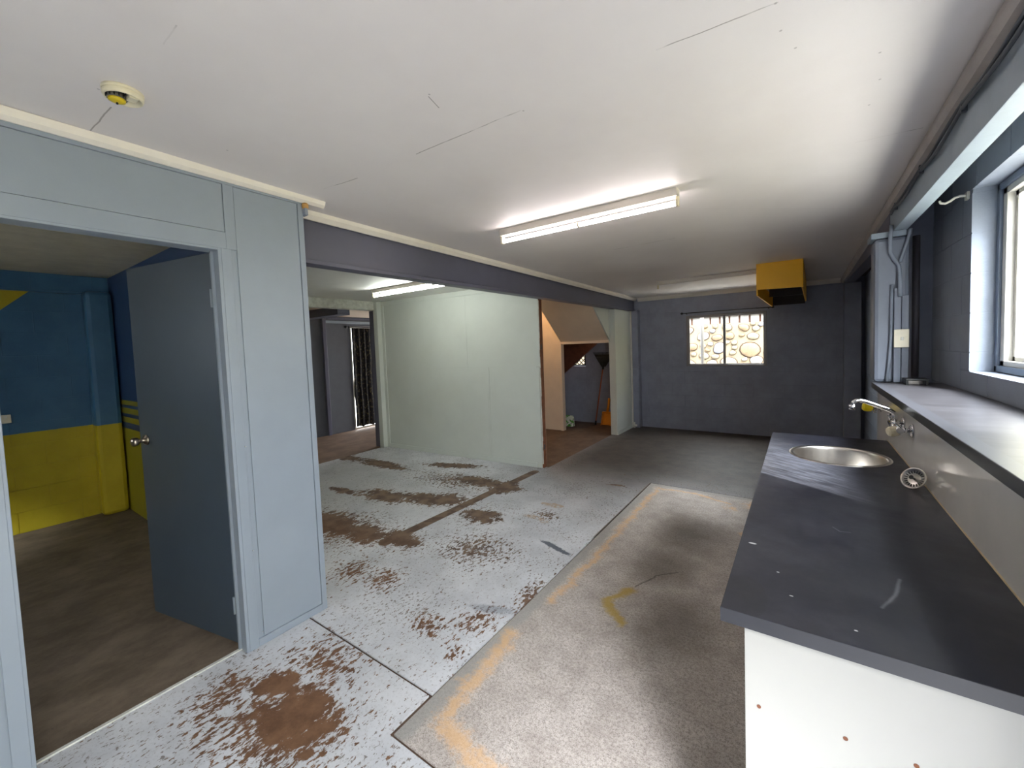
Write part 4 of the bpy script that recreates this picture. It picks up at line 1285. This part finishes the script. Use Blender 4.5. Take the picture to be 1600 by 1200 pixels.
B().tube([sp0 + sn * -0.006, sp0 + sn * 0.008, sp0 + sn * 0.012], [0.004, 0.004, 0.008], 12).obj('lift_knob', M_black, stn)

# wall tap
tp = thing('sink_tap', 'chrome wall tap with a long swivel spout and a cream handle', 'tap', (0.39, 2.54, 1.08))
for yy in (2.44, 2.63):
    B().lathe([(0.030, 0.0), (0.029, 0.004), (0.020, 0.010), (0.013, 0.012)], (0.394, yy, 1.073), (-1, 0, 0), 24).obj('flange', M_chrome, tp)
    B().tube([(0.388, yy, 1.073), (0.350, yy, 1.073)], 0.011, 14).obj('inlet', M_chrome, tp)
B().tube([(0.352, 2.42, 1.073), (0.350, 2.50, 1.073), (0.350, 2.56, 1.073), (0.352, 2.65, 1.073)], [0.013, 0.016, 0.016, 0.013], 14).obj('body', M_chrome, tp)
B().lathe([(0.014, 0.0), (0.020, 0.004), (0.022, 0.014), (0.022, 0.030), (0.019, 0.038), (0.010, 0.042)], (0.350, 2.455, 1.068), (-0.75, -0.35, -0.15), 12, smooth=False).obj('handle', M_cream_plastic, tp)
B().tube([(0.352, 2.63, 1.075), (0.345, 2.62, 1.10), (0.338, 2.615, 1.118)], [0.011, 0.009, 0.007], 12).obj('spindle', M_chrome, tp)
B().tube([(0.350, 2.54, 1.078), (0.350, 2.54, 1.100)], [0.017, 0.014], 14).obj('swivel_collar', M_chrome, tp)
B().tube([(0.350, 2.54, 1.098), (0.350, 2.54, 1.118), (0.345, 2.538, 1.135), (0.332, 2.533, 1.146), (0.29, 2.515, 1.165), (0.24, 2.497, 1.187), (0.222, 2.490, 1.192), (0.207, 2.485, 1.190), (0.197, 2.481, 1.181), (0.193, 2.479, 1.168)], 0.0095, 14).obj('spout', M_chrome, tp)
B().tube([(0.193, 2.479, 1.172), (0.1925, 2.4785, 1.148)], 0.0125, 16).obj('aerator', M_chrome, tp)
# yellow tap further along
yt = thing('hose_tap', 'small tap with a yellow handle at the far end of the splashback', 'tap', (0.40, 3.32, 1.05))
B().lathe([(0.024, 0), (0.022, 0.004), (0.012, 0.008)], (0.399, 3.33, 1.045), (-1, 0, 0), 18).obj('flange', M_chrome, yt)
B().tube([(0.395, 3.33, 1.045), (0.355, 3.325, 1.045)], [0.011, 0.014], 12).obj('body', M_chrome, yt)
B().tube([(0.368, 3.327, 1.045), (0.366, 3.325, 1.015)], 0.009, 10).obj('outlet', M_chrome, yt)
B().lathe([(0.010, 0.0), (0.024, 0.006), (0.028, 0.020), (0.026, 0.042), (0.018, 0.050), (0.004, 0.052)], (0.358, 3.325, 1.047), (-1, -0.1, 0.1), 10, smooth=False).obj('handle', M_yellow, yt)

# black holder on the ledge
bh = thing('soap_holder', 'small black open-fronted holder on the ledge by the bench post', 'holder', (0.565, 3.38, 1.186))
B().box(0.510, 0.612, 3.36, 3.47, 1.212, 1.222, 0.002).obj('top_plate', M_black, bh)
B().box(0.512, 0.522, 3.362, 3.465, 1.186, 1.213).obj('side_plate', M_black, bh)
B().box(0.598, 0.608, 3.362, 3.465, 1.186, 1.213).obj('side_plate', M_black, bh)
B().box(0.522, 0.598, 3.45, 3.465, 1.186, 1.213).obj('back_plate', M_steel, bh)

# ================================================================== NEIGHBOUR'S WALL OUTSIDE THE RIGHT WINDOW
nw = empty_struct('wall_neighbour', 'tall cream rendered house wall seen through the right window')
B().box(4.63, 4.8, 7.0, 24.0, -0.2, 5.6).obj('wall_core', M_outwall, nw)
for iz in range(5):
    for iy in range(7):
        B().box(4.60, 4.631, 7.0 + iy * 2.42, 7.0 + iy * 2.42 + 2.41, -0.15 + iz * 1.14, -0.15 + iz * 1.14 + 1.13, 0.002).obj('wall_panel', M_outwall, nw)
nf = empty_struct('wall_boundary', 'unseen cream boundary wall outside the right window, kept low to admit sky light')  # out of view; height shaped to let sky light reach the window
B().box(4.63, 4.75, -4.0, 7.0, -0.2, 1.9).obj('wall_core', M_outwall, nf)
for iz in range(2):
    for iy in range(4):
        B().box(4.60, 4.631, -4.0 + iy * 2.75, -4.0 + iy * 2.75 + 2.74, -0.15 + iz * 1.02, -0.15 + iz * 1.02 + 1.01, 0.002).obj('wall_panel', M_outwall, nf)
